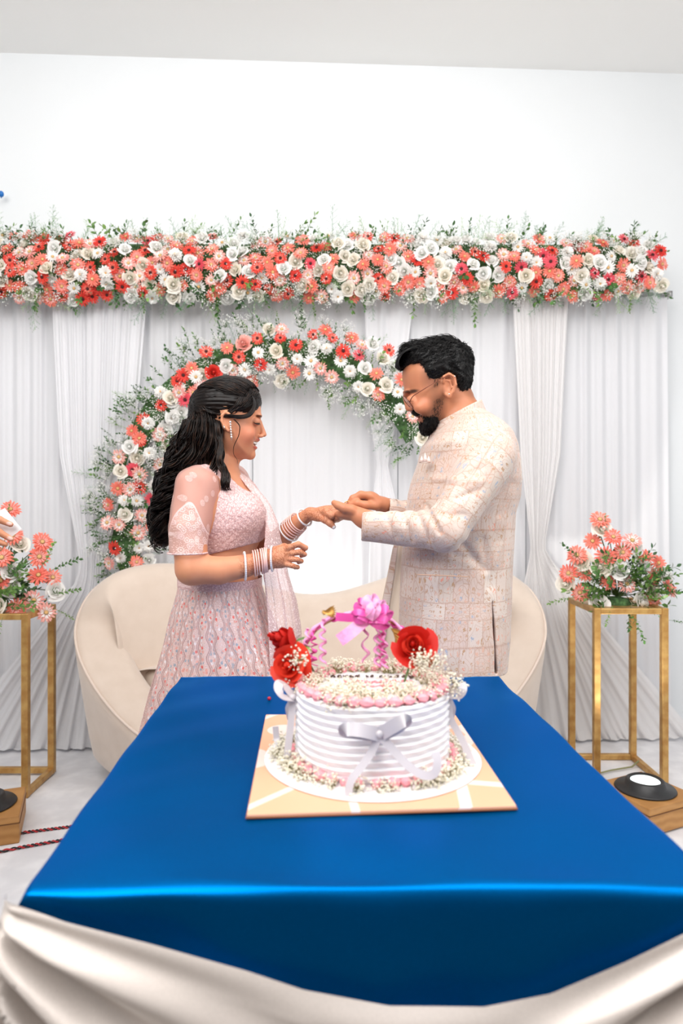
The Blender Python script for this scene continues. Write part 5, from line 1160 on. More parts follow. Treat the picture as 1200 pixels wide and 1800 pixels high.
sl = sdf_object('sleeve', wsleeve([W(347, 858, 1.735), W(331.5, 930, 1.69), W(331.5, 990, 1.67)], [.0585, .0495, .0445], 974, 1.67), .0035, M_sleeve, wo, 2, disp=lambda V, N_: .0012*np.sin(V[:, 0]*90+V[:, 2]*60)); 
sdf_object('sleeve', wsleeve([W(405, 848, 1.965), W(440, 925, 1.97), W(455, 955, 1.96)], [.056, .047, .043], 950, 1.96), .004, M_sleeve, wo, 2)
mb = MB(); cH = W(329.5, 972, 1.668); mb.tube([cH+Vector((.0475*math.cos(a), .0475*math.sin(a), 0)) for a in np.linspace(0, 6.283, 40, endpoint=False)], .0022, 6, closed=True); link('sleeve_hem', local(wo, mb).mesh('sleeve_hem', M_blouse), wo)
# skirt: pleated, patterned in vertical worked panels
t, X, Y, Z, cmb, vor = embroid('skirt_pink', None, None)
at = t.node('ShaderNodeUVMap', _uv_map='uv'); su = t.node('ShaderNodeSeparateXYZ', Vector=at.outputs[0]); U, V_ = su.outputs[0], su.outputs[1]
def v2d(s, sx=1.0, feat='F1', r=1.0):
    cb2 = t.node('ShaderNodeCombineXYZ', X=t.math('MULTIPLY', U, sx), Y=V_, Z=0.0); v = t.node('ShaderNodeTexVoronoi', Scale=s, Randomness=r, _feature=feat, _voronoi_dimensions='2D'); t.t.links.new(cb2.outputs[0], v.inputs['Vector']); return v
tri = t.math('PINGPONG', U, .030); wavy = t.math('ADD', tri, t.math('MULTIPLY', t.math('SINE', t.math('MULTIPLY', V_, 105.0)), .0055))
ln = t.math('LESS_THAN', t.math('ABSOLUTE', t.math('SUBTRACT', wavy, .0155)), .0016); ln2 = t.math('LESS_THAN', t.math('ABSOLUTE', t.math('SUBTRACT', wavy, .0205)), .0011)
a1 = v2d(38); a2 = v2d(88); a3 = v2d(170); inside = t.math('LESS_THAN', wavy, .013)
fl_ = t.math('MULTIPLY', t.math('LESS_THAN', a1.outputs['Distance'], .46), inside); dots = t.math('LESS_THAN', a2.outputs['Distance'], .36); sq = t.math('LESS_THAN', a3.outputs['Distance'], .26)
sepc = t.node('ShaderNodeSeparateColor', Color=a2.outputs['Color'])
fc = t.ramp(sepc.outputs[0], [(0.0, hexc(220, 104, 98)), (.15, hexc(220, 158, 148)), (.42, hexc(158, 164, 176)), (.66, hexc(232, 222, 224)), (.85, hexc(186, 158, 160))]); fc.node.color_ramp.interpolation = 'CONSTANT'
c = t.mix(t.math('MULTIPLY', sq, .6), hexc(214, 182, 177), hexc(240, 228, 228)); c = t.mix(t.math('MULTIPLY', t.math('MAXIMUM', ln, ln2), .85), c, hexc(170, 134, 132))
c = t.mix(t.math('MULTIPLY', fl_, dots), c, fc); vig = t.math('MULTIPLY', t.math('MULTIPLY', dots, t.math('GREATER_THAN', wavy, .022)), .8); c = t.mix(vig, c, fc)
t.set(Base_Color=c, Roughness=.5, Metallic=t.math('MULTIPLY', sq, .45)); t.bump(t.math('ADD', t.math('MAXIMUM', fl_, ln), t.math('MULTIPLY', sq, .7)), .7, .0012); M_skirt = t.m
ys_ = [1.2-(1020-883)*SW, W(0, 1040).z, W(0, 1080).z, W(0, 1130).z, W(0, 1190).z, .45, .02]
cxs = [P(386, 0, DW).x, P(387, 0, DW).x, P(388, 0, DW).x, P(392, 0, DW).x, P(396, 0, DW).x, -.30, -.29]
rxs = [70.5*SW, 75*SW, 88*SW, 103*SW, 122*SW, .27, .36]; rys = [.138, .146, .155, .165, .18, .20, .215]; cys = [DW+.01, DW+.01, DW+.01, DW+.015, DW+.02, DW+.04, DW+.055]
def skirt_fn(u, v):
    z = lerp(ys_[0], .012, v); q = -z; a = 2*math.pi*u; cx = interp(q, [-y for y in ys_], cxs); rx = interp(q, [-y for y in ys_], rxs); ry = interp(q, [-y for y in ys_], rys); cy = interp(q, [-y for y in ys_], cys)
    pl = 1+(.012+.03*v)*math.sin(a*26+1.5*math.sin(a*3))*min(1, v*6)+.012*v*math.sin(a*9+1)
    return (cx+rx*pl*math.cos(a), cy+ry*pl*math.sin(a), z)
mb = MB(); NU, NV = 300, 60; mb.grid(skirt_fn, NU, NV, closeu=True); me = local(wo, mb).mesh('skirt', M_skirt)
uv = me.uv_layers.new(name='uv'); cor = np.zeros((len(me.loops), 2)); li = np.zeros(len(me.loops), np.int32); me.loops.foreach_get('vertex_index', li); ui = li % NU; vi = li // NU
first = np.repeat(ui.reshape(-1, 4)[:, 0], 4); ui = np.where((first == NU-1) & (ui == 0), NU, ui); cor[:, 0] = ui/NU*1.32; cor[:, 1] = vi/NV*1.08; uv.data.foreach_set('uv', cor.ravel().astype(np.float32))
link('skirt', me, wo)
mb = MB(); mb.grid(lambda u, v: (lambda a: (cxs[0]+(rxs[0]+.004)*math.cos(a), cys[0]+(rys[0]+.004)*math.sin(a), ys_[0]+.008-.022*v))(2*math.pi*u), 90, 3, closeu=True); link('waistband', local(wo, mb).mesh('waistband', M_blouse), wo)
# dupatta: sheer strip over the far shoulder, down the front to the floor
def sheer(name, fac):
    t, X, Y, Z, cmb, vor = embroid(name, None, None); v2 = vor(170); v1 = vor(60); d = t.math('LESS_THAN', v2.outputs['Distance'], .16); fl_ = t.math('LESS_THAN', v1.outputs['Distance'], .17)
    p = t.math('MAXIMUM', d, t.math('MULTIPLY', fl_, .7)); c = t.mix(p, hexc(238, 206, 204), hexc(250, 236, 234)); t.set(Base_Color=c, Roughness=.6); t.b.inputs['Sheen Weight'].default_value = .4
    tr = t.node('ShaderNodeBsdfTransparent', Color=(1, .95, .95, 1)); mx = t.node('ShaderNodeMixShader', Fac=t.math('ADD', fac, t.math('MULTIPLY', p, .35), clamp=True))
    t.t.links.new(tr.outputs[0], mx.inputs[1]); t.t.links.new(t.b.outputs[0], mx.inputs[2]); t.t.links.new(mx.outputs[0], t.out.inputs[0]); return t.m
M_sheer = sheer('sheer_pink_net', .62)
dr = [(818, 396, 403, 1.86, 1.93), (824, 405, 412, 1.85, 1.93), (838, 421, 436, 1.83, 1.92), (861, 439, 454, 1.815, 1.91), (888, 456, 475, 1.80, 1.91), (922, 466, 489, 1.79, 1.91), (955, 463, 496, 1.78, 1.91), (1010, 460, 505, 1.77, 1.90), (1054, 464, 519, 1.765, 1.89), (1100, 468, 526, 1.76, 1.88), (1190, 474, 530, 1.76, 1.88), (1500, 478, 545, 1.78, 1.90), (1655, 480, 560, 1.80, 1.92)]
def dup_fn(u, v):
    py = 818+(1655-818)*v; Y_ = [r[0] for r in dr]; a, b, d0, d1 = [interp(py, Y_, [r[i] for r in dr]) for i in range(1, 5)]
    u2 = u+.035*math.sin(u*19+v*5)*min(1, v*3); bow_ = .02*math.sin(math.pi*u); q = P(lerp(a, b, math.sin(u2*math.pi/2)), py, lerp(d0, d1, 1-math.cos(max(0, min(1, u2))*math.pi/2))); 
    k = min(1, v*2.5); q.x += .006*k*math.sin(u*34+2*math.sin(v*6))+bow_*0; q.y += .006*k*math.cos(u*34); q.z = max(q.z, .01); return tuple(q)
mb = MB(); mb.grid(dup_fn, 70, 120); link('dupatta', local(wo, mb).mesh('dupatta', M_sheer), wo)
mb = MB(); mb.tube([dup_fn(1, v) for v in np.linspace(0, .8, 120)], [.0018+.0008*math.sin(i*1.3) for i in range(120)], 5); mb.tube([dup_fn(0, v) for v in np.linspace(0, .8, 120)], [.0016+.0007*math.sin(i*1.3) for i in range(120)], 5); link('dupatta_border', local(wo, mb).mesh('dupatta_border', M_blouse), wo)
tl = [(1028, 314, 330), (1080, 300, 328), (1150, 280, 318), (1220, 258, 306), (1290, 240, 290), (1500, 225, 285), (1640, 220, 300)]
def tail_fn(u, v):
    py = 1028+(1640-1028)*v; a, b = [interp(py, [r[0] for r in tl], [r[i] for r in tl]) for i in (1, 2)]; q = P(lerp(a, b, u), py, 1.84+.03*math.sin(u*3)+.05*v); q.x += .005*math.sin(u*26+v*4); q.y += .010*v*math.sin(u*22); q.z = max(.01, q.z); return tuple(q)
mb = MB(); mb.grid(tail_fn, 50, 60); link('veil_tail', local(wo, mb).mesh('veil_tail', M_sheer), wo)
# ================================================================ the man
DM = 1.85; SM = DM/F
def M(px, py, d=DM): return P(px, py, d)
mo = empty('person', (P(800, 900, DM).x, DM+.04, 0), 'bearded person with glasses in a cream embroidered jacket, placing a ring', 'person')
mface = smoothpoly(xz([(706, 655), (706.5, 668), (710, 683), (713.5, 692), (714, 700), (718, 709), (724, 719), (728, 727), (734, 737), (737, 744), (739, 752), (745, 759), (756, 760), (770, 750), (786, 734), (800, 722), (815, 706), (822, 686), (824, 660), (820, 634), (806, 614), (782, 603), (752, 603), (728, 615), (713, 635)]), 2)
mxm = P(750, 0, DM).x
m_torso = [(716, 790, 842, .055), (728, 792, 858, .085), (745, 777, 877, .135), (762, 760, 892, .165), (785, 742, 903, .180), (811, 736, 910, .182), (842, 726, 913, .180), (870, 718, 911, .175), (900, 713, 903, .168), (946, 709, 901, .160), (995, 706, 898, .158), (1053, 703, 896, .162), (1107, 701, 894, .168), (1171, 700, 889, .172)]
def m_body():
    L = [inflate(mface, DM, .0735, 52*SM, .60, .5, -1, mxm, .06, k=.012), ell(M(772, 655), (.077, .070, .075), R=Matrix.Rotation(.3, 3, 'Y'), k=.010)]
    L += [cap(M(711.5, 699), M(717, 713), .0065, .0088, k=.010), ell(M(718.6, 718), (.0095, .0098, .0085), k=.005), ell(M(724.5, 718.5, DM-.014), (.0095, .0070, .0068), k=.004), ell(M(724.5, 718.5, DM+.014), (.0095, .0070, .0068), k=.004),
          ell(M(724, 722.8, DM-.009), (.0045, .0032, .0025), op='sub', k=.002),
          ell(M(713.5, 690, DM-.02), (.009, .020, .0065), k=.010), ell(M(713.5, 690, DM+.02), (.009, .020, .0065), k=.010),
          ell(M(715.5, 701, DM-.033), (.013, .014, .010), op='sub', k=.010), ell(M(715.5, 701, DM+.033), (.013, .014, .010), op='sub', k=.010),
          ell(M(723, 702.5, DM-.034), (.0130, .0130, .012), k=.003), ell(M(723, 702.5, DM+.034), (.0130, .0130, .012), k=.003),
          ell(M(741, 716, DM-.045), (.022, .017, .018), k=.018), ell(M(741, 716, DM+.045), (.022, .017, .018), k=.018),
          ell(M(733.5, 730), (.0085, .016, .0045), k=.004), ell(M(737.5, 738), (.0085, .014, .0050), k=.004), ell(M(736, 734, DM), (.012, .024, .0018), R=Matrix.Rotation(-.5, 3, 'Y'), op='sub', k=.003)]
    for s in (-1, 1):
        D = DM+s*.0745; e = lambda a, b, dd=0: M(a, b, D+s*dd)
        L += [ell(e(789, 679), (.015, .006, .030), R=Matrix.Rotation(.18, 3, 'Y'), k=.007)]
        L += chain([e(779, 672, .004), e(780, 662, .008), e(789, 657.5, .011), e(798, 663, .012), e(800.5, 676, .012), e(796, 688, .009), e(789, 697, .007), e(783.5, 694, .005)], [.0038, .0038, .0042, .0042, .0040, .0045, .0055, .0045], .003)
        L += chain([e(784, 668, .006), e(791, 670, .008), e(793.5, 680, .008), e(789, 687, .006)], [.0022]*4, .003)
        L += [ell(e(787, 680, .010), (.0065, .006, .010), op='sub', k=.004), ell(e(789, 664.5, .013), (.010, .005, .0042), op='sub', k=.003)]
    L += [cap(M(797, 706), M(806, 745), .056, .066, k=.02), loft([(z, x, y, rx-.012, ry-.014) for z, x, y, rx, ry in wrows([r for r in m_torso if r[0] < 1120], 0)], k=.03)]
    # near arm (his left), palm up under her hand
    L += chain([M(860, 800, 1.70), M(782, 930, 1.64)], [.050, .042], .03)
    L += chain([M(782, 930, 1.645), M(700, 928, 1.72), M(641, 914, 1.762)], [.040, .026, .0235], .01)
    L += [cap(M(650, 915, 1.75), M(634, 909, 1.765), .025, .024, k=.008), ell(M(613, 905, 1.79), (.038, .036, .0150), R=Matrix.Rotation(.10, 3, 'Y'), k=.012), ell(M(618, 897, 1.765), (.026, .017, .015), R=Matrix.Rotation(.25, 3, 'Y'), k=.010)]
    L += chain([M(617, 896, 1.755), M(604, 893, 1.75), M(594, 888.5, 1.752), M(587, 884, 1.757)], [.0135, .0115, .0098, .0078], .006)
    for i, (dd, yy) in enumerate(((.052, 3), (.034, 2), (.016, 1), (.0, 0))):
        r = .0086; L += chain([M(603, 905+yy, 1.79+dd*.8), M(593, 909+yy, 1.80+dd), M(584, 914+yy*.6, 1.812+dd), M(577, 914-yy*.4, 1.825+dd)], [r, r, r*.92, r*.75], .005)
    # far arm (his right), pinching the ring
    L += chain([M(845, 800, 1.99), M(760, 915, 1.99)], [.050, .042], .03)
    L += chain([M(760, 915, 1.99), M(715, 900, 1.93), M(684, 894, 1.885)], [.040, .032, .0245], .01)
    L += [cap(M(690, 894, 1.89), M(674, 889, 1.87), .024, .024, k=.008), ell(M(660, 881.5, 1.855), (.034, .030, .019), R=Matrix.Rotation(.55, 3, 'Y'), k=.014), ell(M(651, 872.5, 1.85), (.016, .028, .012), R=Matrix.Rotation(.3, 3, 'Y'), k=.012)]
    L += chain([M(650, 871, 1.835), M(634, 869.5, 1.83), M(620, 876, 1.83), M(612.5, 885, 1.835)], [.0108, .0100, .0090, .0072], .005)
    L += chain([M(652, 873, 1.855), M(637, 872.5, 1.855), M(626, 880, 1.85), M(622, 888, 1.85)], [.0105, .0098, .0088, .0072], .004)
    L += chain([M(655, 875, 1.875), M(642, 876, 1.88), M(633, 884, 1.87), M(631, 890, 1.865)], [.0100, .0094, .0084, .0070], .004)
    L += chain([M(657, 878, 1.89), M(646, 880, 1.895), M(640, 887, 1.885)], [.0092, .0086, .0070], .004)
    L += chain([M(660, 889, 1.835), M(643, 888, 1.82), M(628, 884.5, 1.82), M(616, 886.5, 1.825)], [.0130, .0108, .0098, .0078], .006)
    for s in (-1, 1):
        L += chain([Vector((.31, 1.87+s*.09, .80)), Vector((.30, 1.86+s*.10, .46)), Vector((.31, 1.88+s*.10, .08))], [.085, .056, .038], .03)
    return L
SKM = np.array(hexc(196, 130, 96)[:3])
def m_paint(V, N_):
    C = np.tile(SKM, (len(V), 1)); g_ = np.sin(V[:, 0]*900)*np.sin(V[:, 2]*870)*np.sin(V[:, 1]*910)
    stub = hexc(96, 62, 46)
    for s in (-1, 1):
        C = paintmix(C, .72*blob(V, M(769, 714, DM+s*.062), (.020, .034, .048), .9), stub); C = paintmix(C, .6*blob(V, M(757, 738, DM+s*.045), (.030, .04, .026), .8), stub)
        C = paintmix(C, .92*blob(V, M(724, 688.5, DM+s*.034), (.026, .024, .0050), .6), hexc(40, 28, 24))
        C = paintmix(C, .9*blob(V, M(722.5, 706.5, DM+s*.034), (.012, .013, .0016), .5), hexc(28, 18, 16))
        C = paintmix(C, .3*blob(V, M(744, 709, DM+s*.045), (.024, .02, .018), .9), hexc(224, 130, 100))
    C = paintmix(C, .75*blob(V, M(734, 731), (.014, .022, .0050), .5), hexc(150, 76, 70)); C = paintmix(C, .75*blob(V, M(738, 738), (.012, .02, .005), .5), hexc(164, 84, 76))
    C = paintmix(C, .8*blob(V, M(724.5, 723.4, DM-.010), (.005, .004, .002), .6), hexc(80, 40, 30))
    C = paintmix(C, .55*blob(V, M(757, 665, DM-.06), (.022, .05, .030), .9), hexc(90, 60, 46)); C = paintmix(C, .55*blob(V, M(757, 665, DM+.06), (.022, .05, .030), .9), hexc(90, 60, 46))
    C = paintmix(C, .5*blob(V, M(824, 694, DM), (.02, .08, .022), .9), hexc(80, 52, 40))
    return C
sdf_object('body', m_body(), .0023, skin_mat('warm_brown_skin').m, mo, 2, paint=m_paint)
M_mh = hair_mat('black_hair', hexc(10, 10, 11), hexc(26, 24, 24)); M_mh2 = hair_mat('grey_black_hair', hexc(18, 17, 17), hexc(44, 42, 42))
hl_m = smoothpoly(xzd([(688, 656, 1.85), (706, 651, 1.85), (719, 640, 1.82), (738, 636, 1.785), (744, 645, 1.775), (746, 657, 1.775), (753, 669, 1.775), (762, 681, 1.775), (771, 683, 1.775), (776, 672, 1.775), (778, 660, 1.775), (790, 652, 1.775), (802, 660, 1.775), (806, 678, 1.775), (814, 692, 1.79), (826, 699, 1.83), (845, 700, 1.83), (845, 800, 1.8), (680, 800, 1.8)]), 1)
HM = [ell(M(757, 656), (.040, .080, .048), k=.012), ell(M(774, 652), (.0785, .0795, .079), R=Matrix.Rotation(.25, 3, 'Y'), k=.02), ell(M(748, 632), (.064, .070, .047), R=Matrix.Rotation(-.15, 3, 'Y'), k=.02), ell(M(790, 640), (.058, .072, .062), k=.03), cap(M(726, 626), M(707, 642), .031, .015, k=.02), ell(M(801, 672), (.036, .074, .050), k=.02), prism(hl_m, 1.5, 2.2, k=.004)]
sdf_object('hair', HM, .003, M_mh, mo, 2, disp=lambda V, N_: .0016*np.sin(V[:, 0]*150+3*np.sin(V[:, 2]*90))*np.sin(V[:, 2]*170+V[:, 1]*120))
g = random.Random(11); mbm = [MB(), MB()]
def tufts(n, comb, Lf, lift, r0, wav=.0, seg=5):
    V, N_, _ = LAST; ids = [g.randrange(len(V)) for _ in range(n)]
    for k, i in enumerate(ids):
        b, nn = V[i], N_[i]; f_ = np.array(comb(b, nn), float)+np.array([g.uniform(-.35, .35) for _ in range(3)]); f_ = f_-nn*np.dot(f_, nn); f_ /= np.linalg.norm(f_)+1e-9
        L = Lf(b)*g.uniform(.7, 1.3)
        if L <= 0: continue
        li = lift*g.uniform(.5, 1.5); sd_ = np.cross(f_, nn); ph = g.uniform(0, 6.28)
        c = [b-nn*.001+f_*L*s_+nn*L*li*math.sin(s_*2.4)+sd_*wav*L*math.sin(s_*4+ph) for s_ in np.linspace(0, 1, seg)]
        mbm[k % 4 == 0].tube(c, list(np.linspace(r0, r0*.25, seg)), 3 if r0 < .0009 else 4)
def combm(b, n):
    side = min(1, abs(b[1]-DM)/.07); back = max(0, (b[0]-M(795, 0).x)/.05)
    return (-1+1.2*back, 0, -.9*side**2-1.6*back+.25)
tufts(5200, combm, lambda b: .009+.017*max(0, min(1, (b[2]-M(0, 640).z)/.05))*(1 if b[0] < M(800, 0).x else .5), .22, .0010, .22)
for k in range(260):       # quiff falling over the forehead
    o = g.uniform(-1, 1); u = g.random(); y_ = DM+o*.055; c = sm([M(752-20*u, 606+4*u, y_), M(728-10*u, 606+6*u+3*abs(o), y_), M(708-3*u, 618+6*u, y_), M(695+5*g.random(), 632+6*u, y_), M(693+6*u+4*g.random(), 645+5*g.random(), y_*1.0), M(701+3*u, 651-3*g.random(), y_)], 16, 2)
    mbm[k % 3 == 0].tube(c, [.0006]+[.0014]*13+[.0009, .0003], 4)
for k in range(60):       # sideburn, thinning
    px_ = g.uniform(748, 770); py_ = g.uniform(648, 676); 
    if py_ > 650+(px_-745)*1.35: continue
    z = M(px_, py_, DM-.0745+.0035*(760-px_)/15); c = [z+Vector((-.0025*s, -.0008*math.sin(3*s), -.009*s)) for s in np.linspace(0, 1, 5)]; mbm[1].tube(c, [.0006, .0007, .0006, .0004, .0001], 4)
# beard and moustache
bp = smoothpoly(xz([(739, 741), (745, 733), (751, 728), (758, 726), (766, 731), (768, 742), (764, 752), (760, 762), (747, 764.5), (740, 760), (737.5, 750)]), 2)
HB = [inflate(bp, DM, .050, 17*SM, .5, .5, k=.01), ell(M(757, 742), (.022, .055, .028), k=.015)]
HB += [ell(M(729.5, 724, DM-s*.012), (.0098, .014, .0058), R=Matrix.Rotation(.45, 3, 'Y'), k=.006) for s in (-1, 1)]+[cap(M(733, 724.5, DM+s*.020), M(744, 729, DM+s*.032), .0052, .0040, k=.005) for s in (-1, 1)]+[cap(M(744, 729, DM+s*.034), M(752, 736, DM+s*.038), .0040, .008, k=.005) for s in (-1, 1)]
sdf_object('beard', HB, .0022, M_mh, mo, 1, disp=lambda V, N_: .0010*np.sin(V[:, 0]*420+2*np.sin(V[:, 2]*300))*np.sin(V[:, 2]*380+V[:, 1]*300))
tufts(3000, lambda b, n: (.0, 0, -1), lambda b: .0085, .30, .0008, .25, 4)
for k in range(520):       # cheek stubble
    px_, py_ = g.uniform(755, 780), g.uniform(700, 742)
    if abs(px_-(773-(py_-700)*.28)) > 10*math.sqrt(g.random()): continue
    z = M(px_, py_, DM-.0712+.018*max(0, (py_-722)/20)); c = [z+Vector((-.001*s, -.0008, -.005*s)) for s in np.linspace(0, 1, 3)]; mbm[0].tube(c, [.00028, .0003, .0001], 3)
for i, m in enumerate((M_mh, M_mh2)): link('hair_strands', local(mo, mbm[i]).mesh('hair_strands', m), mo)
# glasses
M_frame = simple('brown_gold_frame', hexc(120, 70, 56), .25, .7); M_glass = NT('spectacle_glass'); M_glass.set(Base_Color=(1, 1, 1, 1), Roughness=0.02, IOR=1.3, Alpha=.22); M_glass.b.inputs['Specular IOR Level'].default_value = .9; M_glass = M_glass.m
gl = link('glasses', None, mo, (0, 0, 0)); gl.empty_display_size = .02
def gmesh(name, mb, m): 
    o_ = np.array(mo.location)
    for i in range(len(mb.v)): mb.v[i] = mb.v[i]-o_
    return link(name, mb.mesh(name, m), gl)
for s in (-1, 1):
    cg = M(716.5, 707.5, DM+s*.032); ax = Vector((.62, s*-.18, -.80)).normalized(); ax2 = Vector((.15*s*0, 1, 0)); ax2 = (ax2-ax*ax2.dot(ax)).normalized()
    ring = [cg+.0215*math.cos(a)*ax+.0245*math.sin(a)*ax2 for a in np.linspace(0, 2*math.pi, 40, endpoint=False)]
    mb = MB(); mb.tube(ring, .0010, 7, closed=True); gmesh('rim', mb, M_frame)
    mb = MB(); mb.add([tuple(p) for p in ring]+[tuple(cg)], [(i, (i+1) % 40, 40) for i in range(40)]); gmesh('lens', mb, M_glass)
    hp = M(724, 697, DM+s*.066); mb = MB(); mb.tube(sm([ring[30 if s < 0 else 10], hp, M(748, 682, DM+s*.078), M(779, 663.5, DM+s*.086), M(792, 660, DM+s*.086), M(803, 668, DM+s*.084)], 30, 2), [.0012]*12+[.0009]*18, 7); gmesh('temple_arm', mb, M_frame)
mb = MB(); mb.tube(sm([M(714, 701, DM-.010), M(711.5, 698, DM), M(714, 701, DM+.010)], 10, 2), .0010, 6); gmesh('bridge', mb, M_frame)
for nm, a, b, d, r_ in (('ear_stud', 789, 692.5, .090, .0022), ('ear_stud', 799, 661.5, .093, .0020)):
    mb = MB(); mb.ball(M(a, b, DM-d), r_, 0, 8, 6); link(nm, local(mo, mb).mesh(nm, M_dia), mo)
mb = MB(); rc = M(611, 886.5, 1.822); mb.tube([rc+Vector((.0085*math.cos(a), .003*math.sin(a), .0085*math.sin(a))) for a in np.linspace(0, 6.283, 24, endpoint=False)], .0011, 6, closed=True); mb.ball(rc+Vector((-.007, -.002, .005)), .0022, 0, 7, 5)
link('ring', mb.mesh('ring', simple('ring_gold', hexc(230, 190, 120), .2, .9)), None, None, 'small gold ring pinched between fingers above the outstretched hand', 'ring')
# ---- embroidered jacket
t, X, Y, Z, cmb, vor = embroid('jacket_brocade', None, None)
wv = t.noise(7, 2); wob = t.math('MULTIPLY', t.math('SUBTRACT', wv, .5), .015)
uvn = t.node('ShaderNodeSeparateXYZ', Vector=t.node('ShaderNodeAttribute', _attribute_name='tint').outputs['Vector'])
X, Z = uvn.outputs[0], uvn.outputs[1]
cmb = t.node('ShaderNodeCombineXYZ', X=t.math('ADD', X, wob), Y=t.math('ADD', t.math('ADD', Z, wob), t.math('MULTIPLY', t.math('SINE', t.math('MULTIPLY', Z, 41.0)), .012)), Z=0.0).outputs[0]
def vor(s, feat='F1', rnd_=1.0, met='EUCLIDEAN'):
    v = t.node('ShaderNodeTexVoronoi', Scale=s, Randomness=rnd_, _feature=feat, _voronoi_dimensions='2D')
    if feat == 'F1': v.distance = met
    t.t.links.new(cmb, v.inputs['Vector']); return v
br = t.node('ShaderNodeTexBrick', _offset=.5, _squash=1.6, _squash_frequency=3, Scale=13.0, Mortar_Size=.018, Mortar_Smooth=.1, Brick_Width=.62, Row_Height=.78, Color1=(0, 0, 0, 1), Color2=(1, 1, 1, 1), Mortar=(.5, .5, .5, 1)); t.t.links.new(cmb, br.inputs['Vector'])
tile = t.node('ShaderNodeSeparateColor', Color=br.outputs['Color']).outputs[0]; mort = br.outputs['Fac']
br2 = t.node('ShaderNodeTexBrick', _offset=.5, _squash=1.6, _squash_frequency=3, Scale=13.0, Mortar_Size=.045, Mortar_Smooth=.0, Brick_Width=.62, Row_Height=.78, Color1=(0, 0, 0, 1), Color2=(1, 1, 1, 1), Mortar=(.5, .5, .5, 1)); t.t.links.new(cmb, br2.inputs['Vector'])
bd2 = t.math('MULTIPLY', t.math('SUBTRACT', br2.outputs['Fac'], mort), t.math('GREATER_THAN', t.math('SINE', t.math('MULTIPLY', t.math('ADD', X, Z), 900.0)), 0.0))
va = vor(15); rings = t.math('GREATER_THAN', t.math('SINE', t.math('MULTIPLY', va.outputs['Distance'], 46.0)), .93); ringz = t.math('MULTIPLY', rings, t.math('LESS_THAN', va.outputs['Distance'], .62)); onr = t.math('GREATER_THAN', tile, .25)
ve = vor(52, 'DISTANCE_TO_EDGE'); veins = t.math('MULTIPLY', t.math('LESS_THAN', ve.outputs['Distance'], .040), t.math('LESS_THAN', tile, .62))
vm = vor(52, rnd_=.6); vp = vor(190); pet = t.math('MULTIPLY', t.math('LESS_THAN', vm.outputs['Distance'], .27), t.math('LESS_THAN', vp.outputs['Distance'], .42)); mc = t.node('ShaderNodeSeparateColor', Color=vm.outputs['Color'])
mcol = t.ramp(mc.outputs[0], [(0.0, hexc(196, 160, 136)), (.30, hexc(166, 172, 186)), (.42, hexc(214, 172, 152)), (.72, hexc(226, 150, 128)), (.78, hexc(188, 150, 118)), (1, hexc(206, 176, 160))]); mcol.node.color_ramp.interpolation = 'CONSTANT'
tilec = t.ramp(tile, [(0.0, hexc(206, 190, 178)), (.5, hexc(209, 186, 175)), (1, hexc(218, 204, 193))])
c = t.mix(t.math('MULTIPLY', t.math('MAXIMUM', t.math('MULTIPLY', ringz, onr), veins), .52), tilec, hexc(184, 144, 122)); c = t.mix(t.math('MULTIPLY', bd2, .30), c, hexc(202, 164, 140)); c = t.mix(t.math('MULTIPLY', mort, .42), c, hexc(178, 138, 116))
c = t.mix(t.math('MULTIPLY', pet, 1.0), c, mcol); c = t.mix(t.math('MULTIPLY', t.math('LESS_THAN', vp.outputs['Distance'], .10), .35), c, hexc(190, 150, 120))
t.set(Base_Color=c, Roughness=.55); t.b.inputs['Sheen Weight'].default_value = .25; t.bump(t.math('ADD', t.math('ADD', pet, ringz), mort), .35, .0008); M_jack = t.m
M_lin = simple('beige_lining', hexc(226, 208, 186), .6)
jl, jh = (-.4, 1.3, .6), (.9, 2.4, 1.5)
def jpaint(arm, rad):
    A_ = [np.array(tuple(p)) for p in arm]
    def fn(V, N_):
        ax = wrows(m_torso, 0); zz = np.array([q[0] for q in ax])[::-1]; cx = np.interp(V[:, 2], zz, np.array([q[1] for q in ax])[::-1]); uv = np.stack([.19*np.arctan2(V[:, 1]-DM, -(V[:, 0]-cx))+1.0, V[:, 2]*1.0, 0*V[:, 0]], 1); best = np.full(len(V), 9.0); s0 = 0.0
        for i in range(len(A_)-1):
            a, b = A_[i], A_[i+1]; d = b-a; Ln = np.linalg.norm(d); e = d/Ln; t_ = (V-a)@e; h = np.clip(t_, 0, Ln); q = V-a-h[:, None]*e; ds = np.linalg.norm(q, axis=1); rr = np.interp(h, [0, Ln], [rad[i], rad[i+1]])*1.13
            u1 = np.cross(e, (0, 1.0, 0)); u1 /= np.linalg.norm(u1); u2 = np.cross(e, u1); an = np.arctan2(q@u1, -(q@u2)); m = (ds < rr) & (ds-rr < best); best = np.where(m, ds-rr, best)
            uv[m, 0] = .05*an[m]+3.0; uv[m, 1] = s0+t_[m]; s0 += Ln
        return uv
    return fn
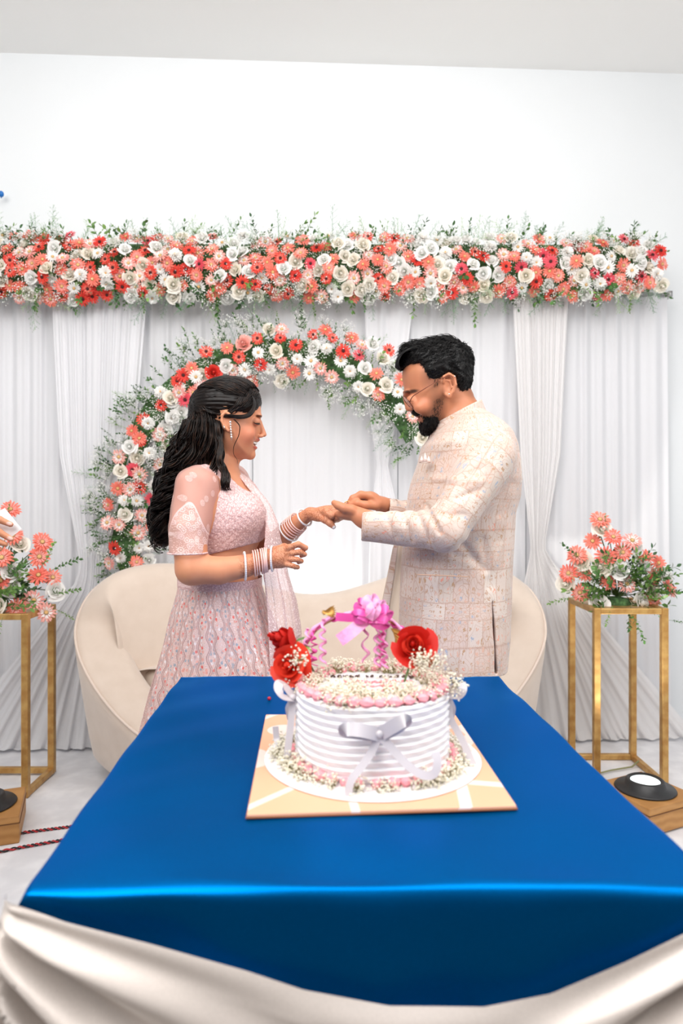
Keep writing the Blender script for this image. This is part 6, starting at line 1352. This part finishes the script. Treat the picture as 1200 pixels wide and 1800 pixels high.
def seamfold(V, N_):
    x, y, z = V[:, 0], V[:, 1], V[:, 2]; px_ = 600+x*F/y; py_ = Y0-(z-H)*F/y; near = np.clip((1.80-y)*12, 0, 1)
    d = np.zeros(len(V))
    # creases on the bent elbow and the forearm
    for (ax, ay, bx, by, wd, am) in ((748, 888, 772, 935, 5, -.005), (730, 893, 752, 950, 5, -.004), (706, 897, 722, 950, 6, -.0035), (676, 900, 694, 945, 6, -.003), (788, 880, 840, 862, 6, -.004), (776, 905, 815, 905, 6, -.003), (845, 822, 790, 850, 7, -.003), (760, 842, 848, 846, 6, .003), (815, 960, 850, 1000, 8, -.005), (850, 950, 862, 1030, 8, -.004), (878, 905, 900, 850, 7, -.004), (800, 975, 835, 985, 7, -.003), (858, 1010, 880, 960, 7, .003), (775, 790, 800, 760, 7, .0025), (760, 760, 748, 800, 6, -.002)):
        ex, ey = bx-ax, by-ay; L2 = ex*ex+ey*ey; h = np.clip(((px_-ax)*ex+(py_-ay)*ey)/L2, 0, 1); dd = np.sqrt((px_-ax-h*ex)**2+(py_-ay-h*ey)**2); d += am*1.1*np.exp(-(dd/wd)**2)*near
    d += .0012*np.sin(z*55+4*np.sin(x*14))*np.sin(x*40+y*30)
    return d
JT = [loft(wrows(m_torso, 0), ex=2.25, k=.02), ell(M(850, 785, 1.80), (.070, .085, .065), k=.04), ell(M(850, 785, 1.90), (.070, .085, .065), k=.04)]
JT += chain([M(861, 803, 1.705), M(822, 868, 1.665), M(783, 931, 1.64)], [.0640, .0560, .0520], .022)
JT += [cap(M(783, 931, 1.64), M(628, 925.5, 1.762), .0520, .0365, k=.014), halfspace(M(634.5, 925, 1.76), (-1, 0, .05), (.0, 1.5, 1.0), (.07, 1.86, 1.3)), cap(M(640, 925, 1.755), M(615, 922, 1.77), .031, .030, op='sub', k=.002)]
JF = [cap(M(845, 803, 1.985), M(765, 915, 1.98), .062, .050, k=.03), cap(M(765, 915, 1.98), M(675, 896, 1.868), .048, .0330, k=.014), halfspace(M(681.5, 895, 1.878), (-1, .0, .1), (.08, 1.78, 1.0), (.14, 2.0, 1.3)), cap(M(688, 895, 1.885), M(660, 893, 1.86), .0285, .028, op='sub', k=.002)]
slit = [prism([(P(a, b, 1.69).x, P(a, b, 1.69).z) for a, b in ((868, 1060), (874, 1190), (879, 1190), (870, 1058))], 1.5, 1.80, k=.003)]
sdf_object('jacket', JT+slit, .0033, M_jack, mo, 2, disp=seamfold, paint=jpaint([M(861, 803, 1.705), M(822, 868, 1.665), M(783, 931, 1.64), M(628, 925.5, 1.762)], [.064, .056, .052, .0365]))
sdf_object('sleeve', JF, .0035, M_jack, mo, 2, disp=lambda V, N_: .002*np.sin(V[:, 0]*120+V[:, 2]*60), paint=jpaint([M(845, 803, 1.985), M(765, 915, 1.98), M(675, 896, 1.868)], [.062, .05, .033]))
def uvtint(me):
    a = me.color_attributes.new('tint', 'FLOAT_COLOR', 'POINT')
    a.data.foreach_set('color', [c for v in me.vertices for c in (v.co.x+.8*v.co.y, v.co.z, 0, 1)]); return me
# stand-up collar band
mb = MB()
def collar(u, v):
    a = 2*math.pi*(u*.94+.03)-math.pi; ca, sa = math.cos(a), math.sin(a)       # gap at the front
    cx = P(802, 0, DM).x; rx, ry = .064+.004*(1-v), .066+.004*(1-v)
    x = cx+rx*ca*(1.02 if ca > 0 else 1.02); top = lerp(P(0, 750, DM).z, P(0, 704, DM).z, (ca+1)/2)+.002*abs(sa); bot = lerp(P(0, 778, DM).z, P(0, 724, DM).z, (ca+1)/2)-.003
    return (x+.010*(1-v)*ca, DM+ry*sa, lerp(bot, top, v))
mb.grid(collar, 80, 8); o = link('collar', uvtint(local(mo, mb).mesh('collar', M_jack)), mo); sd = o.modifiers.new('s', 'SOLIDIFY'); sd.thickness = .004; sd.offset = 0
# far front panel of the open jacket with its plain lining, and shirt beneath
pn = [(884, 708, 716), (920, 703, 714), (964, 691, 712), (1010, 682, 712), (1053, 673, 710), (1107, 664, 708), (1172, 656, 706)]
def pfn(u, v, off=0):
    py = 884+(1172-884)*v; a, b = [interp(py, [r[0] for r in pn], [r[i] for r in pn]) for i in (1, 2)]; q = P(lerp(a, b, u), py, 1.90-.02*u+off); q.y += .004*math.sin(u*8+v*5); return tuple(q)
mb = MB(); mb.grid(pfn, 20, 40); o = link('jacket_lining', local(mo, mb).mesh('jacket_lining', M_lin), mo); sd = o.modifiers.new('s', 'SOLIDIFY'); sd.thickness = .003
mb = MB(); mb.grid(lambda u, v: pfn(u*.34, v, -.006), 8, 40); link('front_border', uvtint(local(mo, mb).mesh('front_border', M_jack)), mo)
M_btn = simple('copper_button', hexc(206, 164, 130), .35, .6)
def disc(name, c, n, r, m):
    mb = MB(); q = Vector(n).normalized().to_track_quat('Z', 'Y').to_matrix(); pr = [(.0001, .0016), (r*.7, .0018), (r, .0008), (r, -.001), (.0001, -.001)]
    an = np.linspace(0, 2*math.pi, 18, endpoint=False); v = [tuple(Vector(c)+q @ Vector((a_*math.cos(t_), a_*math.sin(t_), z_))) for a_, z_ in pr for t_ in an]
    mb.add(v, [(i*18+k, i*18+(k+1) % 18, (i+1)*18+(k+1) % 18, (i+1)*18+k) for i in range(4) for k in range(18)]); link(name, local(mo, mb).mesh(name, m), mo)
disc('cuff_button', M(641.5, 945, 1.727), (-.15, -.9, -.45), .0062, M_btn)
# pocket square and welt
mb = MB(); mb.tube(sm([M(737, 813, 1.742), M(748, 814, 1.722), M(757, 812, 1.71)], 12, 1), .0022, 6, flat=.5); link('pocket_welt', uvtint(local(mo, mb).mesh('pocket_welt', M_jack)), mo)
mb = MB()
for k, (a, b) in enumerate(((740, 801), (746, 795), (752, 801))):
    p0 = M(a-3, 812, 1.738-.0012*(a-737)); p1 = M(a+5, 812, 1.732-.0012*(a-737)); p2 = M(a+1, b, 1.745-.0012*(a-737)); mb.add([tuple(p0), tuple(p1), tuple(p2), tuple(p0+Vector((0, .004, 0))), tuple(p1+Vector((0, .004, 0))), tuple(p2+Vector((0, .003, 0)))], [(0, 1, 2), (5, 4, 3), (0, 3, 4, 1), (1, 4, 5, 2), (2, 5, 3, 0)])
link('pocket_square', local(mo, mb).mesh('pocket_square', simple('peach_silk', hexc(240, 214, 204), .4)), mo)
mb = MB(); mb.tube(sm([M(733, 1010, 1.682), M(780, 1012, 1.674), M(822, 1014, 1.68)], 14, 1), .0016, 6); link('pocket_welt', local(mo, mb).mesh('pocket_welt', simple('tan_piping', hexc(206, 168, 144), .6)), mo)
# trousers and shoes
TR = []
for s in (-1, 1): TR += chain([Vector((.302, 1.868+s*.078, .83)), Vector((.297, 1.862+s*.095, .46)), Vector((.305, 1.875+s*.10, .07))], [.098, .080, .066], .03)
TR += [ell(Vector((.302, 1.865, .82)), (.130, .145, .11), k=.04), halfspace((0, 0, .035), (0, 0, -1), (-.1, 1.4, -.2), (.8, 2.4, .2))]
sdf_object('trousers', TR, .005, simple('beige_trouser', hexc(226, 214, 206), .7), mo, 2)
for s in (-1, 1):
    mb = MB(); mb.grid(lambda u, v, s=s: (lambda a: (.265+(.135-.02*math.cos(a))*math.cos(a)*math.sin(math.pi*(v*.5+.5)), 1.878+s*.10+.045*math.sin(a)*math.sin(math.pi*(v*.5+.5)), .002+.068*(1-(v-1)**2*0)*(1-v)*(0.62+.38*math.cos(a)*1.0 if math.cos(a) > 0 else .62+.1*math.cos(a))))(2*math.pi*u), 28, 8, closeu=True)
    link('shoe', local(mo, mb).mesh('shoe', simple('tan_leather', hexc(150, 104, 66), .4)), mo)
# ================================================================ guest reaching in at the left edge with a white card
go = empty('person', P(-60, 935, 1.6), 'arm of a person reaching in at the left edge, fingers holding a white card', 'person')
GH = []
GH += chain([P(-260, 1010, 1.55), P(-120, 962, 1.58), P(-70, 945, 1.60)], [.040, .030, .026], .012)
GH += [ell(P(-38, 936, 1.60), (.040, .016, .036), R=Matrix.Rotation(.25, 3, 'Y'), k=.014)]
for i, (x0, y0, x1, y1, x2, y2, r_) in enumerate(((-22, 916, -2, 913, 19, 922, .0085), (-22, 930, -4, 934, 20, 948, .0085), (-25, 943, -8, 950, 10, 957, .008), (-28, 954, -14, 961, 0, 966, .0072))):
    GH += chain([P(x0-14, y0, 1.60), P(x0, y0, 1.585), P(x1, y1, 1.575), P(x2, y2, 1.585)], [r_*1.1, r_*1.1, r_, r_*.78], .004)
GH += chain([P(-45, 922, 1.62), P(-20, 912, 1.635), P(4, 915, 1.63)], [.012, .0105, .008], .008)
sdf_object('body', GH, .003, bpy.data.materials['tan_skin'], go, 2, paint=lambda V, N_: paintmix(paintmix(np.tile(SK, (len(V), 1)), blob(V, P(17, 920, 1.577), (.007, .006, .005), .4), hexc(236, 190, 180)), blob(V, P(18, 946, 1.577), (.007, .006, .005), .4), hexc(236, 190, 180)))
mb = MB(); mb.tube([P(-112, 960, 1.58), P(-180, 983, 1.565), P(-270, 1012, 1.55)], [.036, .046, .054], 20); link('sleeve', local(go, mb).mesh('sleeve', simple('cream_sleeve', hexc(236, 226, 214), .7)), go)
mb = MB(); cdn = [P(8, 893, 1.60), P(38, 930, 1.60), P(12, 950, 1.605), P(-22, 910, 1.605)]
mb.add([tuple(p) for p in cdn]+[tuple(p+Vector((0, .0012, 0))) for p in cdn], [(0, 1, 2, 3), (7, 6, 5, 4), (0, 4, 5, 1), (1, 5, 6, 2), (2, 6, 7, 3), (3, 7, 4, 0)])
link('card', mb.mesh('card', simple('white_paper', hexc(246, 246, 248), .5), False), None, None, 'small white card held between fingers at the left edge', 'card')
# the rest of the guest stands just outside the frame
gx, gy = -1.32, 1.50
GB = [ell((gx+.01, gy, 1.60), (.095, .075, .118), k=.02), ell((gx+.035, gy, 1.535), (.055, .052, .055), k=.02), cap((gx+.095, gy, 1.60), (gx+.112, gy, 1.575), .008, .012, k=.01), ell((gx+.092, gy, 1.532), (.012, .022, .008), k=.006),
      ell((gx+.09, gy-.032, 1.608), (.010, .014, .008), k=.004), ell((gx+.09, gy+.032, 1.608), (.010, .014, .008), k=.004), ell((gx, gy-.077, 1.59), (.016, .008, .030), k=.005), ell((gx, gy+.077, 1.59), (.016, .008, .030), k=.005),
      cap((gx-.01, gy, 1.52), (gx-.02, gy, 1.40), .055, .06, k=.03), loft([(.95, gx, gy, .12, .15), (1.1, gx, gy, .105, .13), (1.25, gx, gy, .115, .15), (1.38, gx, gy, .10, .17), (1.44, gx, gy, .06, .08)], k=.03)]
GB += chain([(gx, gy-.19, 1.36), (gx+.10, gy-.16, 1.12), tuple(P(-260, 1010, 1.55))], [.052, .044, .041], .03)+chain([(gx, gy+.19, 1.36), (gx-.02, gy+.22, 1.08), (gx+.03, gy+.21, .84)], [.052, .042, .026], .03)+[ell((gx+.04, gy+.21, .77), (.032, .018, .06), k=.01)]
for k in range(4): GB += chain([(gx+.02+.016*k, gy+.21, .74), (gx+.026+.016*k, gy+.205, .70), (gx+.03+.014*k, gy+.195, .665)], [.009, .0085, .007], .004)
GB += chain([(gx+.05, gy+.205, .80), (gx+.085, gy+.20, .75)], [.012, .008], .006)
sdf_object('upper_body', GB, .006, bpy.data.materials['tan_skin'], go, 2, paint=lambda V, N_: np.tile(SK, (len(V), 1)))
sdf_object('hair', [ell((gx-.012, gy, 1.625), (.098, .083, .112), k=.01), prism([(gx+.045, 1.3), (gx+.03, 1.60), (gx+.06, 1.66), (gx+.2, 1.69), (gx+.2, 1.3)], gy-.2, gy+.2), prism([(gx-.2, 1.3), (gx-.2, 1.53), (gx+.05, 1.53), (gx+.05, 1.3)], gy-.2, gy+.2)], .006, M_mh, go, 1)
KB = [loft([(.48, gx, gy, .19, .22), (.9, gx, gy, .15, .19), (1.1, gx, gy, .125, .155), (1.25, gx, gy, .13, .17), (1.37, gx, gy, .115, .19), (1.43, gx, gy, .07, .10)], k=.03)]+chain([(gx, gy-.19, 1.36), (gx+.10, gy-.16, 1.12), tuple(P(-250, 1007, 1.55))], [.064, .056, .052], .03)+chain([(gx, gy+.19, 1.36), (gx-.02, gy+.22, 1.08), (gx+.02, gy+.21, .90)], [.064, .054, .046], .03)
sdf_object('kurta', KB, .006, simple('cream_kurta', hexc(232, 222, 208), .7), go, 2)
sdf_object('trousers', chain([(gx, gy-.08, .6), (gx, gy-.09, .08)], [.08, .05], .02)+chain([(gx, gy+.08, .6), (gx, gy+.09, .08)], [.08, .05], .02)+[ell((gx+.06, gy-.09, .035), (.12, .042, .035), k=.02), ell((gx+.06, gy+.09, .035), (.12, .042, .035), k=.02)], .006, simple('white_trouser', hexc(228, 226, 222), .7), go, 2)
